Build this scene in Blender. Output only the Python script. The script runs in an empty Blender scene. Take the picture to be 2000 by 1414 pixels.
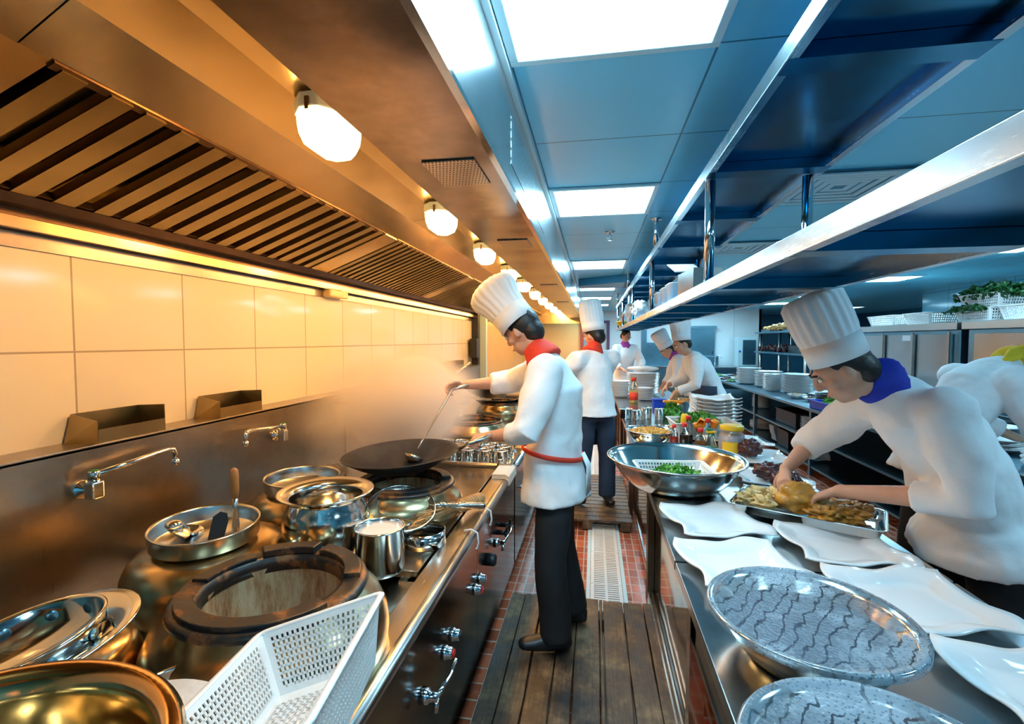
import bpy, bmesh, math, random
from mathutils import Vector, Matrix, noise, Euler
random.seed(7)
PI = math.pi
S = bpy.context.scene
COL = S.collection
V = Vector

# ------------------------------------------------------------ camera
cam_d = bpy.data.cameras.new('camera'); cam = bpy.data.objects.new('camera', cam_d); COL.objects.link(cam)
cam_d.sensor_width = 36.0; cam_d.lens = 36.0 * 930.0 / 2000.0
cam_d.clip_start = 0.02; cam_d.clip_end = 100
yaw = math.atan(160 / 930.0); pit = math.atan(42 / math.hypot(930.0, 160))
cam.location = (0, 0, 1.6)
cam.rotation_euler = (PI / 2 - pit, 0, yaw)
S.camera = cam
# ------------------------------------------------------------ world and exposure
w = bpy.data.worlds.new('world'); S.world = w; w.use_nodes = True
w.node_tree.nodes['Background'].inputs[0].default_value = (0.35, 0.65, 1.0, 1)
w.node_tree.nodes['Background'].inputs[1].default_value = 0.25
S.view_settings.view_transform = 'Standard'; S.view_settings.look = 'None'
S.view_settings.gamma = 1; S.view_settings.use_curve_mapping = False
S.view_settings.exposure = 1.28
try:
    S.cycles.volume_bounces = 4; S.cycles.max_bounces = 12
except Exception: pass
PANEL_COL = (0.44, 0.80, 1.0); PANEL_E = 11.0       # ceiling light panels
LAMP_COL = (1.0, 0.54, 0.16); LAMP_E = 42.0        # bulkhead lamps under the hood

# ------------------------------------------------------------ materials
def newmat(name):
    m = bpy.data.materials.new(name); m.use_nodes = True
    return m, m.node_tree.nodes, m.node_tree.links, m.node_tree.nodes['Principled BSDF']
def setp(b, **k):
    for n, v in k.items():
        n = n.replace('_', ' ')
        b.inputs[n].default_value = (*v, 1) if isinstance(v, (tuple, list)) and len(v) == 3 else v
def coords(nt, lk, scale=(1, 1, 1), kind='Object', rot=(0, 0, 0)):
    tc = nt.new('ShaderNodeTexCoord'); mp = nt.new('ShaderNodeMapping')
    mp.inputs['Scale'].default_value = scale; mp.inputs['Rotation'].default_value = rot
    lk.new(tc.outputs[kind], mp.inputs[0]); return mp.outputs[0]
def noisen(nt, lk, vec, scale=5, detail=4, rough=.6):
    n = nt.new('ShaderNodeTexNoise'); n.inputs['Scale'].default_value = scale
    n.inputs['Detail'].default_value = detail; n.inputs['Roughness'].default_value = rough
    lk.new(vec, n.inputs['Vector']); return n.outputs['Fac']
def ramp(nt, lk, fac, stops):
    r = nt.new('ShaderNodeValToRGB'); e = r.color_ramp.elements
    while len(e) < len(stops): e.new(.5)
    for i, (p, c) in enumerate(stops):
        e[i].position = p; e[i].color = (*c, 1) if len(c) == 3 else c
    lk.new(fac, r.inputs[0]); return r.outputs[0]
def bump(nt, lk, b, h, strength=.2, dist=.01):
    n = nt.new('ShaderNodeBump'); n.inputs['Strength'].default_value = strength
    n.inputs['Distance'].default_value = dist
    lk.new(h, n.inputs['Height']); lk.new(n.outputs[0], b.inputs['Normal'])
def g3(v): return (v, v, v)

def plain(name, col, rough=.5, metal=0, var=.0, scale=12, bmp=0, **k):
    m, nt, lk, b = newmat(name)
    setp(b, Base_Color=col, Roughness=rough, Metallic=metal, **k)
    v = coords(nt, lk)
    n = noisen(nt, lk, v, scale)
    if var:
        c0 = tuple(max(0, c * (1 - var)) for c in col); c1 = tuple(min(1, c * (1 + var)) for c in col)
        lk.new(ramp(nt, lk, n, [(.3, c0), (.7, c1)]), b.inputs['Base Color'])
    if bmp: bump(nt, lk, b, n, bmp, .01)
    return m
def steel(name, col=(.62, .62, .60), rough=.24, stretch=(1, 1, 60), wave=.0, stain=0, dr=.05):
    m, nt, lk, b = newmat(name); setp(b, Base_Color=col, Metallic=1.0)
    v = coords(nt, lk, stretch); n = noisen(nt, lk, v, 9, 5, .7)
    v2 = coords(nt, lk); n2 = noisen(nt, lk, v2, 3.2, 5, .65)
    mx = nt.new('ShaderNodeMath'); mx.operation = 'ADD'; lk.new(n, mx.inputs[0]); lk.new(n2, mx.inputs[1])
    mr = nt.new('ShaderNodeMapRange'); lk.new(mx.outputs[0], mr.inputs[0])
    mr.inputs[1].default_value = .5; mr.inputs[2].default_value = 1.5
    mr.inputs[3].default_value = max(.02, rough - dr); mr.inputs[4].default_value = rough + dr
    lk.new(mr.outputs[0], b.inputs['Roughness'])
    if stain:
        d = tuple(c * (1 - stain) for c in col)
        lk.new(ramp(nt, lk, n2, [(.30, d), (.70, col)]), b.inputs['Base Color'])
    if wave:
        n3 = noisen(nt, lk, v2, 2.2, 1, .4); bump(nt, lk, b, n3, wave, .05)
    return m
M = {}
M['steel'] = steel('brushed_steel')
M['steel_h'] = steel('brushed_steel_h', stretch=(60, 1, 60), rough=.27)
M['bright'] = steel('polished_steel', (.72, .72, .70), .10, (1, 1, 1), dr=.05)
M['bowl'] = steel('bowl_steel', (.70, .69, .66), .13, (1, 1, 30), dr=.06)
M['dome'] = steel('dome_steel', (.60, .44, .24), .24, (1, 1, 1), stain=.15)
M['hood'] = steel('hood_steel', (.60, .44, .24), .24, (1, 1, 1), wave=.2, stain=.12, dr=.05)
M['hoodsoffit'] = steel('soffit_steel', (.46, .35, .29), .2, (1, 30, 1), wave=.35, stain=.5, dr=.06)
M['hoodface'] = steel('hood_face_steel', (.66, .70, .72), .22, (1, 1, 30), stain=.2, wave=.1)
M['filter'] = steel('filter_steel', (.42, .31, .15), .33, (1, 1, 1), stain=.3)
M['trough'] = steel('greasy_steel', (.22, .13, .08), .35, (1, 1, 1), stain=.5)
M['front'] = steel('dark_front_steel', (.15, .145, .14), .16, (1, 1, 1), wave=.12, dr=.03)
M['backsplash'] = steel('backsplash_steel', (.50, .43, .35), .30, (1, 30, 1), stain=.35)
M['rim'] = steel('rim_steel', (.62, .56, .50), .25, (30, 1, 1), stain=.15)
M['deck'] = steel('deck_steel', (.42, .36, .30), .25, (1, 1, 1), stain=.45)
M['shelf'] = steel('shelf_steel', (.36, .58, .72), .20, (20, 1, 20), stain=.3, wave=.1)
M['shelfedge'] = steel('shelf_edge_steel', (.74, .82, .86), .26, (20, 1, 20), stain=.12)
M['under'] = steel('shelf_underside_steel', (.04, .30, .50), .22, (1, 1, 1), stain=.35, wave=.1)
M['table'] = steel('table_steel', (.52, .56, .58), .22, (1, 30, 1), stain=.2)
M['mirror'] = steel('mirror_steel', (.50, .44, .40), .08, (1, 1, 1), wave=.15, dr=.03)
M['bluesteel'] = steel('blue_grey_steel', (.20, .38, .48), .3, (1, 1, 30), stain=.2)
M['castiron'] = plain('cast_iron', (.035, .035, .04), .42, .5, .6, 14, .4)
M['rusty'] = plain('heat_stained_iron', (.09, .055, .035), .5, .5, .7, 9, .4)
M['black'] = plain('black_rubber', (.012, .012, .014), .4, 0, .3, 10)
M['void'] = plain('opening_shade', (.006, .005, .004), .8)  # near-black standing in for the shade inside holes and gaps
M['warmlit'] = steel('orange_lit_steel', (.80, .50, .24), .12, (1, 1, 1), dr=.05)  # steel with the lamps' orange light put into its base colour
M['chrome'] = steel('chrome', (.85, .86, .88), .06, (1, 1, 1), dr=.03)
M['white'] = plain('white_porcelain', (.86, .86, .87), .10, 0, .02, 3)
M['plastic'] = plain('white_plastic', (.82, .80, .78), .35, 0, .03, 6)
M['cloth'] = plain('white_cotton', (.84, .85, .87), .85, 0, .03, 7, .5)
M['towel'] = plain('beige_towel', (.66, .58, .48), .95, 0, .08, 60, .4)
M['trousers'] = plain('black_cloth', (.012, .013, .016), .8, 0, .3, 10, .1)
M['navy'] = plain('navy_cloth', (.02, .04, .08), .8, 0, .2, 10, .1)
M['skin'] = plain('skin', (.62, .33, .22), .5, 0, .08, 9)
M['hair'] = plain('black_hair', (.012, .010, .010), .45, 0, .3, 60, .3)
M['red'] = plain('red_plastic', (.75, .02, .02), .3)
M['redcloth'] = plain('red_scarf_cloth', (.80, .05, .02), .8, 0, .1, 20, .2)
M['bluecloth'] = plain('blue_scarf_cloth', (.01, .03, .42), .75, 0, .15, 20, .2)
M['yellowcloth'] = plain('yellow_scarf_cloth', (.9, .55, .02), .75, 0, .1, 20, .2)
M['purplecloth'] = plain('purple_scarf_cloth', (.35, .04, .28), .8, 0, .1, 20, .2)
M['yellow'] = plain('yellow_plastic', (.9, .55, .02), .35)
M['orange'] = plain('orange_plastic', (.95, .30, .01), .35)
M['green'] = plain('green_plastic', (.01, .25, .06), .35)
M['blueplastic'] = plain('blue_plastic', (.01, .06, .60), .3)
M['wood'] = plain('turned_wood', (.45, .20, .06), .45, 0, .3, 25, .1)
M['bamboo'] = plain('bamboo', (.55, .34, .15), .6, 0, .3, 40, .2)
M['leaf'] = plain('leaf_green', (.10, .34, .04), .45, 0, .6, 30, .2)
M['darkleaf'] = plain('dark_leaf', (.008, .06, .012), .4, 0, .5, 30, .2)
M['meat'] = plain('braised_meat', (.085, .022, .022), .25, 0, .6, 22, .5)
M['chicken'] = plain('roast_chicken', (.55, .26, .04), .32, 0, .5, 18, .4)
M['noodle'] = plain('pale_offal', (.72, .50, .20), .3, 0, .35, 26, .4)
M['corn'] = plain('corn', (.72, .36, .06), .45, 0, .5, 70, .8)
M['fries'] = plain('fried_food', (.62, .36, .12), .5, 0, .4, 40, .6)
M['soup'] = plain('orange_soup', (.9, .16, .01), .2)
M['milk'] = plain('milky_soup', (.78, .70, .62), .2)
M['flour'] = plain('flour', (.82, .76, .70), .9, 0, .05, 40, .4)
M['paper'] = plain('paper', (.85, .87, .88), .8)
M['aluwhite'] = plain('white_coated_metal', (.60, .78, .82), .4)
M['purplepost'] = plain('maroon_paint', (.16, .08, .16), .5)
M['redpost'] = plain('red_brown_paint', (.35, .06, .04), .5)

def glass(name, col, rough=.03, ior=1.45):
    m, nt, lk, b = newmat(name); setp(b, Base_Color=col, Roughness=rough, IOR=ior)
    b.inputs['Transmission Weight'].default_value = 1.0; return m
M['glass'] = glass('clear_glass', (.92, .97, .97))
M['oil'] = glass('yellow_oil', (.95, .72, .30))
M['clearplastic'] = glass('clear_plastic', (.9, .95, .96), .25, 1.2)
M['sauce'] = plain('dark_sauce', (.03, .012, .006), .1)
M['redsauce'] = plain('red_sauce', (.55, .03, .01), .15)
M['brownsauce'] = plain('brown_sauce', (.25, .09, .02), .12)

def emis(name, col, e):
    m, nt, lk, b = newmat(name)
    setp(b, Base_Color=(.9, .9, .9), Roughness=.4, Emission_Color=col, Emission_Strength=e); return m
M['panel'] = emis('light_panel', PANEL_COL, PANEL_E)
M['lampglass'] = emis('lamp_glass', LAMP_COL, LAMP_E)

# wall tiles: cream glazed, 0.46 x 0.33 m, thin dark joints
def tilemat(name, col, mortar, bw, rh, msize, rough=.08, offset=0.0, rot=(0, 0, 0), var=.04, nbump=.03, loc=(0, 0, 0), roughvar=0):
    m, nt, lk, b = newmat(name); setp(b, Roughness=rough)
    tc = nt.new('ShaderNodeTexCoord'); mp = nt.new('ShaderNodeMapping')
    mp.inputs['Rotation'].default_value = rot; mp.inputs['Location'].default_value = loc
    lk.new(tc.outputs['Object'], mp.inputs[0])
    br = nt.new('ShaderNodeTexBrick'); br.offset = offset; br.squash = 1
    br.inputs['Scale'].default_value = 1; br.inputs['Brick Width'].default_value = bw
    br.inputs['Row Height'].default_value = rh; br.inputs['Mortar Size'].default_value = msize
    br.inputs['Mortar Smooth'].default_value = .1
    br.inputs['Color1'].default_value = (*[c * (1 - var) for c in col], 1)
    br.inputs['Color2'].default_value = (*[min(1, c * (1 + var)) for c in col], 1)
    br.inputs['Mortar'].default_value = (*mortar, 1)
    lk.new(mp.outputs[0], br.inputs[0]); lk.new(br.outputs[0], b.inputs['Base Color'])
    v = coords(nt, lk); n = noisen(nt, lk, v, 2.5, 4, .6)
    ad = nt.new('ShaderNodeMath'); ad.operation = 'MULTIPLY_ADD'
    ad.inputs[1].default_value = -1.0; lk.new(br.outputs['Fac'], ad.inputs[0])
    mu = nt.new('ShaderNodeMath'); mu.operation = 'MULTIPLY'; mu.inputs[1].default_value = nbump
    lk.new(n, mu.inputs[0]); lk.new(mu.outputs[0], ad.inputs[2])
    bump(nt, lk, b, ad.outputs[0], .35, .004)
    if roughvar:
        lk.new(ramp(nt, lk, n, [(.35, g3(rough)), (.7, g3(rough + roughvar))]), b.inputs['Roughness'])
    return m
M['walltile'] = tilemat('cream_wall_tile', (.92, .80, .58), (.50, .38, .24), .465, .60, .0035, .09,
                        )
M['floortile'] = tilemat('wet_red_floor_tile', (.46, .11, .05), (.62, .46, .38), .062, .105, .0045, .16, var=.35, roughvar=.25)
M['ceil'] = tilemat('blue_ceiling_panel', (.20, .70, .92), (.02, .18, .3), .61, .613, .004, .30, loc=(.26, -.27, 0), var=.02)
M['wallwhite'] = tilemat('white_wall_panel', (.90, .95, .96), (.5, .65, .7), 1.2, 2.6, .006, .25)
M['walldark'] = plain('blue_wall', (.04, .22, .36), .35, 0, .1, 2)
M['wallblue'] = tilemat('pale_blue_wall_tile', (.10, .40, .55), (.04, .2, .3), .6, 1.2, .005, .1)
M['amberwall'] = plain('amber_wall', (.78, .55, .24), .3, 0, .04, 2)

def planks():
    m, nt, lk, b = newmat('weathered_plank'); setp(b, Roughness=.55)
    v = coords(nt, lk, (14, 1.2, 6), 'Generated'); v2 = coords(nt, lk, (3, 3, 3)); 
    oi = nt.new('ShaderNodeObjectInfo')
    n = noisen(nt, lk, coords(nt, lk, (60, 4, 20)), 1.5, 6, .7); n2 = noisen(nt, lk, v2, 2.5, 6, .65)
    c1 = ramp(nt, lk, n2, [(.36, (.035, .028, .024)), (.50, (.12, .075, .045)), (.66, (.30, .19, .10))])
    c2 = ramp(nt, lk, n, [(.35, (.4, .4, .4)), (.6, (1, 1, 1))])
    mx = nt.new('ShaderNodeMix'); mx.data_type = 'RGBA'; mx.blend_type = 'MULTIPLY'; mx.inputs[0].default_value = .8
    lk.new(c1, mx.inputs[6]); lk.new(c2, mx.inputs[7]); lk.new(mx.outputs[2], b.inputs['Base Color'])
    lk.new(ramp(nt, lk, n2, [(.3, g3(.28)), (.7, g3(.7))]), b.inputs['Roughness'])
    bump(nt, lk, b, n, .5, .004); return m
M['plank'] = planks()

def firebrick():
    m, nt, lk, b = newmat('fire_brick'); setp(b, Roughness=.8)
    n = noisen(nt, lk, coords(nt, lk, (9, 9, 2)), 2.2, 8, .75); 
    lk.new(ramp(nt, lk, n, [(.34, (.06, .028, .012)), (.44, (.34, .16, .06)), (.56, (.50, .34, .18)), (.7, (.50, .44, .30))]), b.inputs['Base Color'])
    bump(nt, lk, b, n, .7, .01); return m
M['brick'] = firebrick()
def lidrust():
    m, nt, lk, b = newmat('scorched_iron_ring'); setp(b, Metallic=.6)
    n = noisen(nt, lk, coords(nt, lk), 9, 8, .7)
    lk.new(ramp(nt, lk, n, [(.42, (.03, .035, .04)), (.52, (.06, .045, .035)), (.60, (.26, .12, .05))]), b.inputs['Base Color'])
    lk.new(ramp(nt, lk, n, [(.4, g3(.28)), (.65, g3(.6))]), b.inputs['Roughness'])
    bump(nt, lk, b, n, .4, .004); return m
M['ironring'] = lidrust()

def perforated(name, base, pitchx, pitchy, holex, holey, dark=(.01, .015, .02), rough=.25, col_off=.5, swap=False):
    m, nt, lk, b = newmat(name)
    tc = nt.new('ShaderNodeTexCoord'); sx = nt.new('ShaderNodeSeparateXYZ'); lk.new(tc.outputs['Object'], sx.inputs[0])
    def math_(op, a, bb=None, cc=None):
        n = nt.new('ShaderNodeMath'); n.operation = op
        for i, q in enumerate((a, bb, cc)):
            if q is None: continue
            if isinstance(q, (int, float)): n.inputs[i].default_value = q
            else: lk.new(q, n.inputs[i])
        return n.outputs[0]
    X, Y = (sx.outputs[1], sx.outputs[2]) if swap else (sx.outputs[0], sx.outputs[1])
    row = math_('FLOOR', math_('DIVIDE', Y, pitchy))
    off = math_('MULTIPLY', math_('MODULO', math_('ABSOLUTE', row), 2.0), col_off)
    fx = math_('FRACT', math_('ADD', math_('ADD', math_('DIVIDE', X, pitchx), off), 500.0))
    fy = math_('FRACT', math_('ADD', math_('DIVIDE', Y, pitchy), 500.0))
    hx = math_('LESS_THAN', math_('ABSOLUTE', math_('SUBTRACT', fx, .5)), holex)
    hy = math_('LESS_THAN', math_('ABSOLUTE', math_('SUBTRACT', fy, .5)), holey)
    h = math_('MULTIPLY', hx, hy)
    mx = nt.new('ShaderNodeMix'); mx.data_type = 'RGBA'; lk.new(h, mx.inputs[0])
    mx.inputs[6].default_value = (*base, 1); mx.inputs[7].default_value = (*dark, 1)
    lk.new(mx.outputs[2], b.inputs['Base Color'])
    mt = nt.new('ShaderNodeMath'); mt.operation = 'SUBTRACT'; mt.inputs[0].default_value = 1; lk.new(h, mt.inputs[1])
    lk.new(mt.outputs[0], b.inputs['Metallic']); setp(b, Roughness=rough); return m
M['grille'] = perforated('perforated_sheet', (.48, .40, .36), .011, .017, .22, .32)
M['grille_v'] = perforated('perforated_face_sheet', (.66, .70, .72), .02, .016, .2, .3, (.10, .22, .28), swap=True)
M['mesh'] = perforated('fine_wire_mesh', (.42, .38, .33), .004, .004, .3, .3, (.10, .08, .06), col_off=0)

def filmmat():
    m, nt, lk, b = newmat('wet_plastic_film')
    setp(b, Roughness=.12, IOR=1.45)
    # condensation: milky where droplets sit, clear where they have run together into streaks
    wv = nt.new('ShaderNodeTexWave'); wv.inputs['Scale'].default_value = 12; wv.inputs['Distortion'].default_value = 7.5
    wv.inputs['Detail'].default_value = 4; wv.inputs['Detail Scale'].default_value = 1.6
    lk.new(coords(nt, lk, (1, .55, 1), rot=(0, 0, .9)), wv.inputs[0])
    n = noisen(nt, lk, coords(nt, lk), 5, 4, .6)
    vo = nt.new('ShaderNodeTexVoronoi'); vo.inputs['Scale'].default_value = 120
    lk.new(coords(nt, lk), vo.inputs[0])
    st = ramp(nt, lk, wv.outputs['Fac'], [(.0, g3(0)), (.035, g3(.1)), (.085, g3(1))])
    n_ = ramp(nt, lk, n, [(.40, g3(.1)), (.62, g3(1))])
    na = noisen(nt, lk, coords(nt, lk), 7.5, 2, .5); nb_ = ramp(nt, lk, na, [(.56, g3(0)), (.68, g3(1))])
    mu = nt.new('ShaderNodeMath'); mu.operation = 'MAXIMUM'; lk.new(st, mu.inputs[0]); lk.new(nb_, mu.inputs[1])
    mm = nt.new('ShaderNodeMath'); mm.operation = 'MULTIPLY'; lk.new(mu.outputs[0], mm.inputs[0])
    add = nt.new('ShaderNodeMath'); add.operation = 'MAXIMUM'; lk.new(n_, add.inputs[0]); add.inputs[1].default_value = .45
    lk.new(add.outputs[0], mm.inputs[1])
    lk.new(ramp(nt, lk, vo.outputs['Distance'], [(.10, (.10, .16, .24)), (.4, (.30, .39, .47))]), b.inputs['Base Color'])
    sc = nt.new('ShaderNodeMath'); sc.operation = 'MULTIPLY_ADD'; lk.new(mm.outputs[0], sc.inputs[0]); sc.inputs[1].default_value = .72; sc.inputs[2].default_value = .10
    lk.new(sc.outputs[0], b.inputs['Alpha'])
    bump(nt, lk, b, vo.outputs['Distance'], .5, .003); return m
M['film'] = filmmat()

# ------------------------------------------------------------ mesh builder
def rotto(axis):
    return V((0, 0, 1)).rotation_difference(V(axis).normalized()).to_matrix().to_4x4()
def TR(loc, axis=None, rz=0, e=None):
    m = Matrix.Translation(V(loc))
    if axis is not None: m = m @ rotto(axis)
    if e is not None: m = m @ Euler(e).to_matrix().to_4x4()
    return m @ Matrix.Rotation(rz, 4, 'Z')
I4 = Matrix.Identity(4)
class MB:
    def __init__(s): s.v = []; s.f = []; s.sm = []
    def add(s, vs, fs, smooth=False, m=I4):
        o = len(s.v); s.v += [m @ V(p) for p in vs]
        s.f += [tuple(i + o for i in f) for f in fs]; s.sm += [smooth] * len(fs); return s
    def box(s, x0, x1, y0, y1, z0, z1, m=I4):
        vs = [(x, y, z) for z in (z0, z1) for y in (y0, y1) for x in (x0, x1)]
        return s.add(vs, [(0, 2, 3, 1), (4, 5, 7, 6), (0, 1, 5, 4), (2, 6, 7, 3), (0, 4, 6, 2), (1, 3, 7, 5)], False, m)
    def lathe(s, prof, m=I4, n=48, smooth=True, close=False, mod=None):
        vs = []; fs = []; k = len(prof)
        for i in range(n):
            a = 2 * PI * i / n; c, sn = math.cos(a), math.sin(a)
            for j, (r, z) in enumerate(prof):
                rr = r * (mod(a, j) if mod else 1); vs.append((rr * c, rr * sn, z))
        for i in range(n):
            i2 = (i + 1) % n
            for j in range(k - 1 if not close else k):
                j2 = (j + 1) % k
                fs.append((i * k + j, i2 * k + j, i2 * k + j2, i * k + j2))
        return s.add(vs, fs, smooth, m)
    def tube(s, pts, rad, n=10, caps=True, smooth=True, up=None, m=I4, closed=False):
        pts = [V(p) for p in pts]; N = len(pts)
        if not isinstance(rad, (list, tuple)): rad = [rad] * N
        if len(rad) == 2 and N != 2 and not isinstance(rad[0], (list, tuple)): rad = [rad] * N
        vs = []; fs = []; prev = None
        for i, p in enumerate(pts):
            if closed: t = pts[(i + 1) % N] - pts[i - 1]
            else: t = pts[min(i + 1, N - 1)] - pts[max(i - 1, 0)]
            t = t.normalized() if t.length > 1e-9 else V((0, 0, 1))
            if up is not None: u = V(up)
            elif prev is not None: u = prev
            else: u = V((0, 0, 1)) if abs(t.z) < .9 else V((0, 1, 0))
            u = u - t * u.dot(t)
            if u.length < 1e-6: u = t.orthogonal()
            u.normalize(); prev = u; b = t.cross(u)
            r = rad[i]; ru, rb = r if isinstance(r, (list, tuple)) else (r, r)
            for j in range(n):
                a = 2 * PI * j / n; vs.append(p + u * (ru * math.cos(a)) + b * (rb * math.sin(a)))
        for i in range(N if closed else N - 1):
            i2 = (i + 1) % N
            for j in range(n):
                j2 = (j + 1) % n; fs.append((i * n + j, i * n + j2, i2 * n + j2, i2 * n + j))
        if caps and not closed:
            fs.append(tuple(range(n - 1, -1, -1))); fs.append(tuple((N - 1) * n + j for j in range(n)))
        return s.add(vs, fs, smooth, m)
    def ell(s, c, r, m=I4, n=16, e=None):
        prof = [(max(1e-4, math.sin(PI * j / n)), -math.cos(PI * j / n)) for j in range(n + 1)]
        mm = m @ Matrix.Translation(V(c)) @ (Euler(e).to_matrix().to_4x4() if e else I4) @ Matrix.Diagonal((*((r, r, r) if isinstance(r, (int, float)) else r), 1))
        return s.lathe(prof, mm, n + 4)
    def prism(s, poly, z0, z1, m=I4, smooth=False):
        n = len(poly); vs = [(x, y, z0) for x, y in poly] + [(x, y, z1) for x, y in poly]
        fs = [tuple(range(n - 1, -1, -1)), tuple(range(n, 2 * n))] + [(i, (i + 1) % n, n + (i + 1) % n, n + i) for i in range(n)]
        return s.add(vs, fs, smooth, m)
    def build(s, name, mat, parent=None, bevel=0, label=None, origin=None, solid=0, seg=2, sub=0):
        me = bpy.data.meshes.new(name)
        o_ = V(origin) if origin is not None else V((0, 0, 0))
        me.from_pydata([p - o_ for p in s.v], [], s.f); me.polygons.foreach_set('use_smooth', s.sm); me.update()
        bm = bmesh.new(); bm.from_mesh(me); bmesh.ops.recalc_face_normals(bm, faces=bm.faces) ; bm.to_mesh(me); bm.free()
        ob = bpy.data.objects.new(name, me); COL.objects.link(ob); ob.location = o_
        if mat: me.materials.append(M[mat] if isinstance(mat, str) else mat)
        if parent is not None: ob.parent = parent
        if solid:
            md = ob.modifiers.new('solid', 'SOLIDIFY'); md.thickness = solid; md.offset = 0
        if bevel:
            md = ob.modifiers.new('bevel', 'BEVEL'); md.width = bevel; md.segments = seg; md.limit_method = 'ANGLE'; md.angle_limit = .6
        if sub:
            md = ob.modifiers.new('sub', 'SUBSURF'); md.levels = sub; md.render_levels = sub
        if label: ob['label'] = label
        return ob
def tag(o, label, cat, group=None, kind=None):
    o['label'] = label; o['category'] = cat
    if group: o['group'] = group
    if kind: o['kind'] = kind
    return o
def thing(name, label, cat, loc=(0, 0, 0), rz=0, group=None, rot=None):
    o = bpy.data.objects.new(name, None); COL.objects.link(o); o.location = loc
    o.rotation_euler = rot if rot is not None else (0, 0, rz); o.empty_display_size = .05
    return tag(o, label, cat, group)
def struct(o, label=None):
    o['kind'] = 'structure'
    if label: o['label'] = label
    return o
def dup(root, loc, rz=0, label=None, group=None, rot=None):
    r = root.copy(); COL.objects.link(r); r.location = loc; r.rotation_euler = rot if rot is not None else (0, 0, rz)
    if label: r['label'] = label
    if group: r['group'] = group
    for ch in list(root.children):
        c = ch.copy(); COL.objects.link(c); c.parent = r
        for g in list(ch.children):
            d = g.copy(); COL.objects.link(d); d.parent = c
    return r
ORD = ['topmost', 'second from top', 'third from top', 'fourth from top', 'fifth from top', 'sixth from top', 'seventh from top',
       'eighth from top', 'ninth from top', 'tenth from top', 'eleventh from top', 'twelfth from top', 'thirteenth from top', 'fourteenth from top']
def nth(i, n): return 'lowest' if i == n - 1 and n > 1 else ORD[i]
# ============================================================ ROOM
def wallplane(name, mat, org, udir, L, H, thick=.06, parent=None):
    m = MB(); m.box(0, L, 0, H, -thick, 0)
    o = m.build(name, mat, parent); u = V(udir).normalized(); up = V((0, 0, 1)); n = u.cross(up)
    mt = Matrix((u, up, n)).transposed().to_4x4(); mt.translation = V(org); o.matrix_world = mt
    return struct(o)
HZ = 2.46
o = MB().box(-2.2, 8.5, -2.2, 17.2, -.08, 0).build('floor', 'floortile'); struct(o)
o = MB().box(-2.2, 8.5, -2.2, 17.2, HZ, HZ + .08).build('ceiling', 'ceil'); struct(o)
# u x up = normal: +X facing walls need u = -Y? (0,1,0)x(0,0,1)=(1,0,0)
wallplane('wall_left', 'walltile', (-1.84, .025 - .465 * 5, -.24), (0, 1, 0), 9.4, 2.75)
wallplane('wall_left_rear', 'amberwall', (-1.84, 7.1, 0), (0, 1, 0), 5.4, HZ)
o = MB().box(-1.84, -.33, 12.4, 12.5, 0, HZ).build('wall_left_end', 'amberwall'); struct(o)
wallplane('wall_far', 'wallwhite', (-2.2, 14.0, 0), (1, 0, 0), 6.7, HZ)
wallplane('wall_far_recess', 'walldark', (4.4, 17.0, 0), (1, 0, 0), 4.0, HZ)
wallplane('wall_recess_side', 'walldark', (4.5, 14.0, 0), (0, 1, 0), 3.0, HZ)
o = wallplane('wall_right', 'wallblue', (5.5, 9.2, 0), (0, -1, 0), 11.2, HZ)
o = wallplane('wall_right_return', 'wallblue', (8.4, 9.2, 0), (-1, 0, 0), 2.9, HZ)
wallplane('wall_right_rear', 'walldark', (8.4, 17.1, 0), (0, -1, 0), 8.0, HZ)
wallplane('wall_back', 'wallblue', (5.5, -2.0, 0), (-1, 0, 0), 7.4, HZ)
# stainless cover strip at the top of the tiles, post where the tiles end
o = MB().box(-1.84, -1.832, -1.9, 7.05, 1.90, 1.975).build('trim_1', 'backsplash'); struct(o)
o = MB().box(-.305, -.262, -1.0, 12.3, HZ - .028, HZ + .0).build('trim_2', 'aluwhite'); struct(o)
o = MB().box(-1.84, -1.74, 7.06, 7.18, 0, HZ).build('trim_3', 'black'); struct(o)
o = MB().box(-1.76, -1.66, 7.26, 7.36, 0, 2.2).build('trim_4', 'aluwhite', bevel=.006); struct(o)
# far wall openings
d = MB().box(.36, .44, 13.90, 14.0, 0, 2.1).box(-.36, -.30, 13.9, 14.0, 0, 2.1).box(-.36, .44, 13.9, 14.0, 2.1, 2.18).build('trim_5', 'purplepost'); struct(d)
o = MB().box(-.345, -.27, 12.3, 12.56, 0, 2.08).build('trim_6', 'redpost'); struct(o)
d = MB().box(-.30, .36, 13.95, 13.99, 0, 2.1).build('door_1', 'paper', bevel=.004); struct(d)
h = MB().box(.26, .30, 13.90, 13.95, 1.0, 1.15).build('door_handle', 'bright', d)
o = MB().box(1.32, 1.46, 13.86, 14.0, 0, HZ).build('trim_7', 'bluesteel'); struct(o)
w1 = MB().box(1.46, 2.2, 13.93, 13.99, .9, 1.55).build('window_1', 'bluesteel'); struct(w1)

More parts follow.
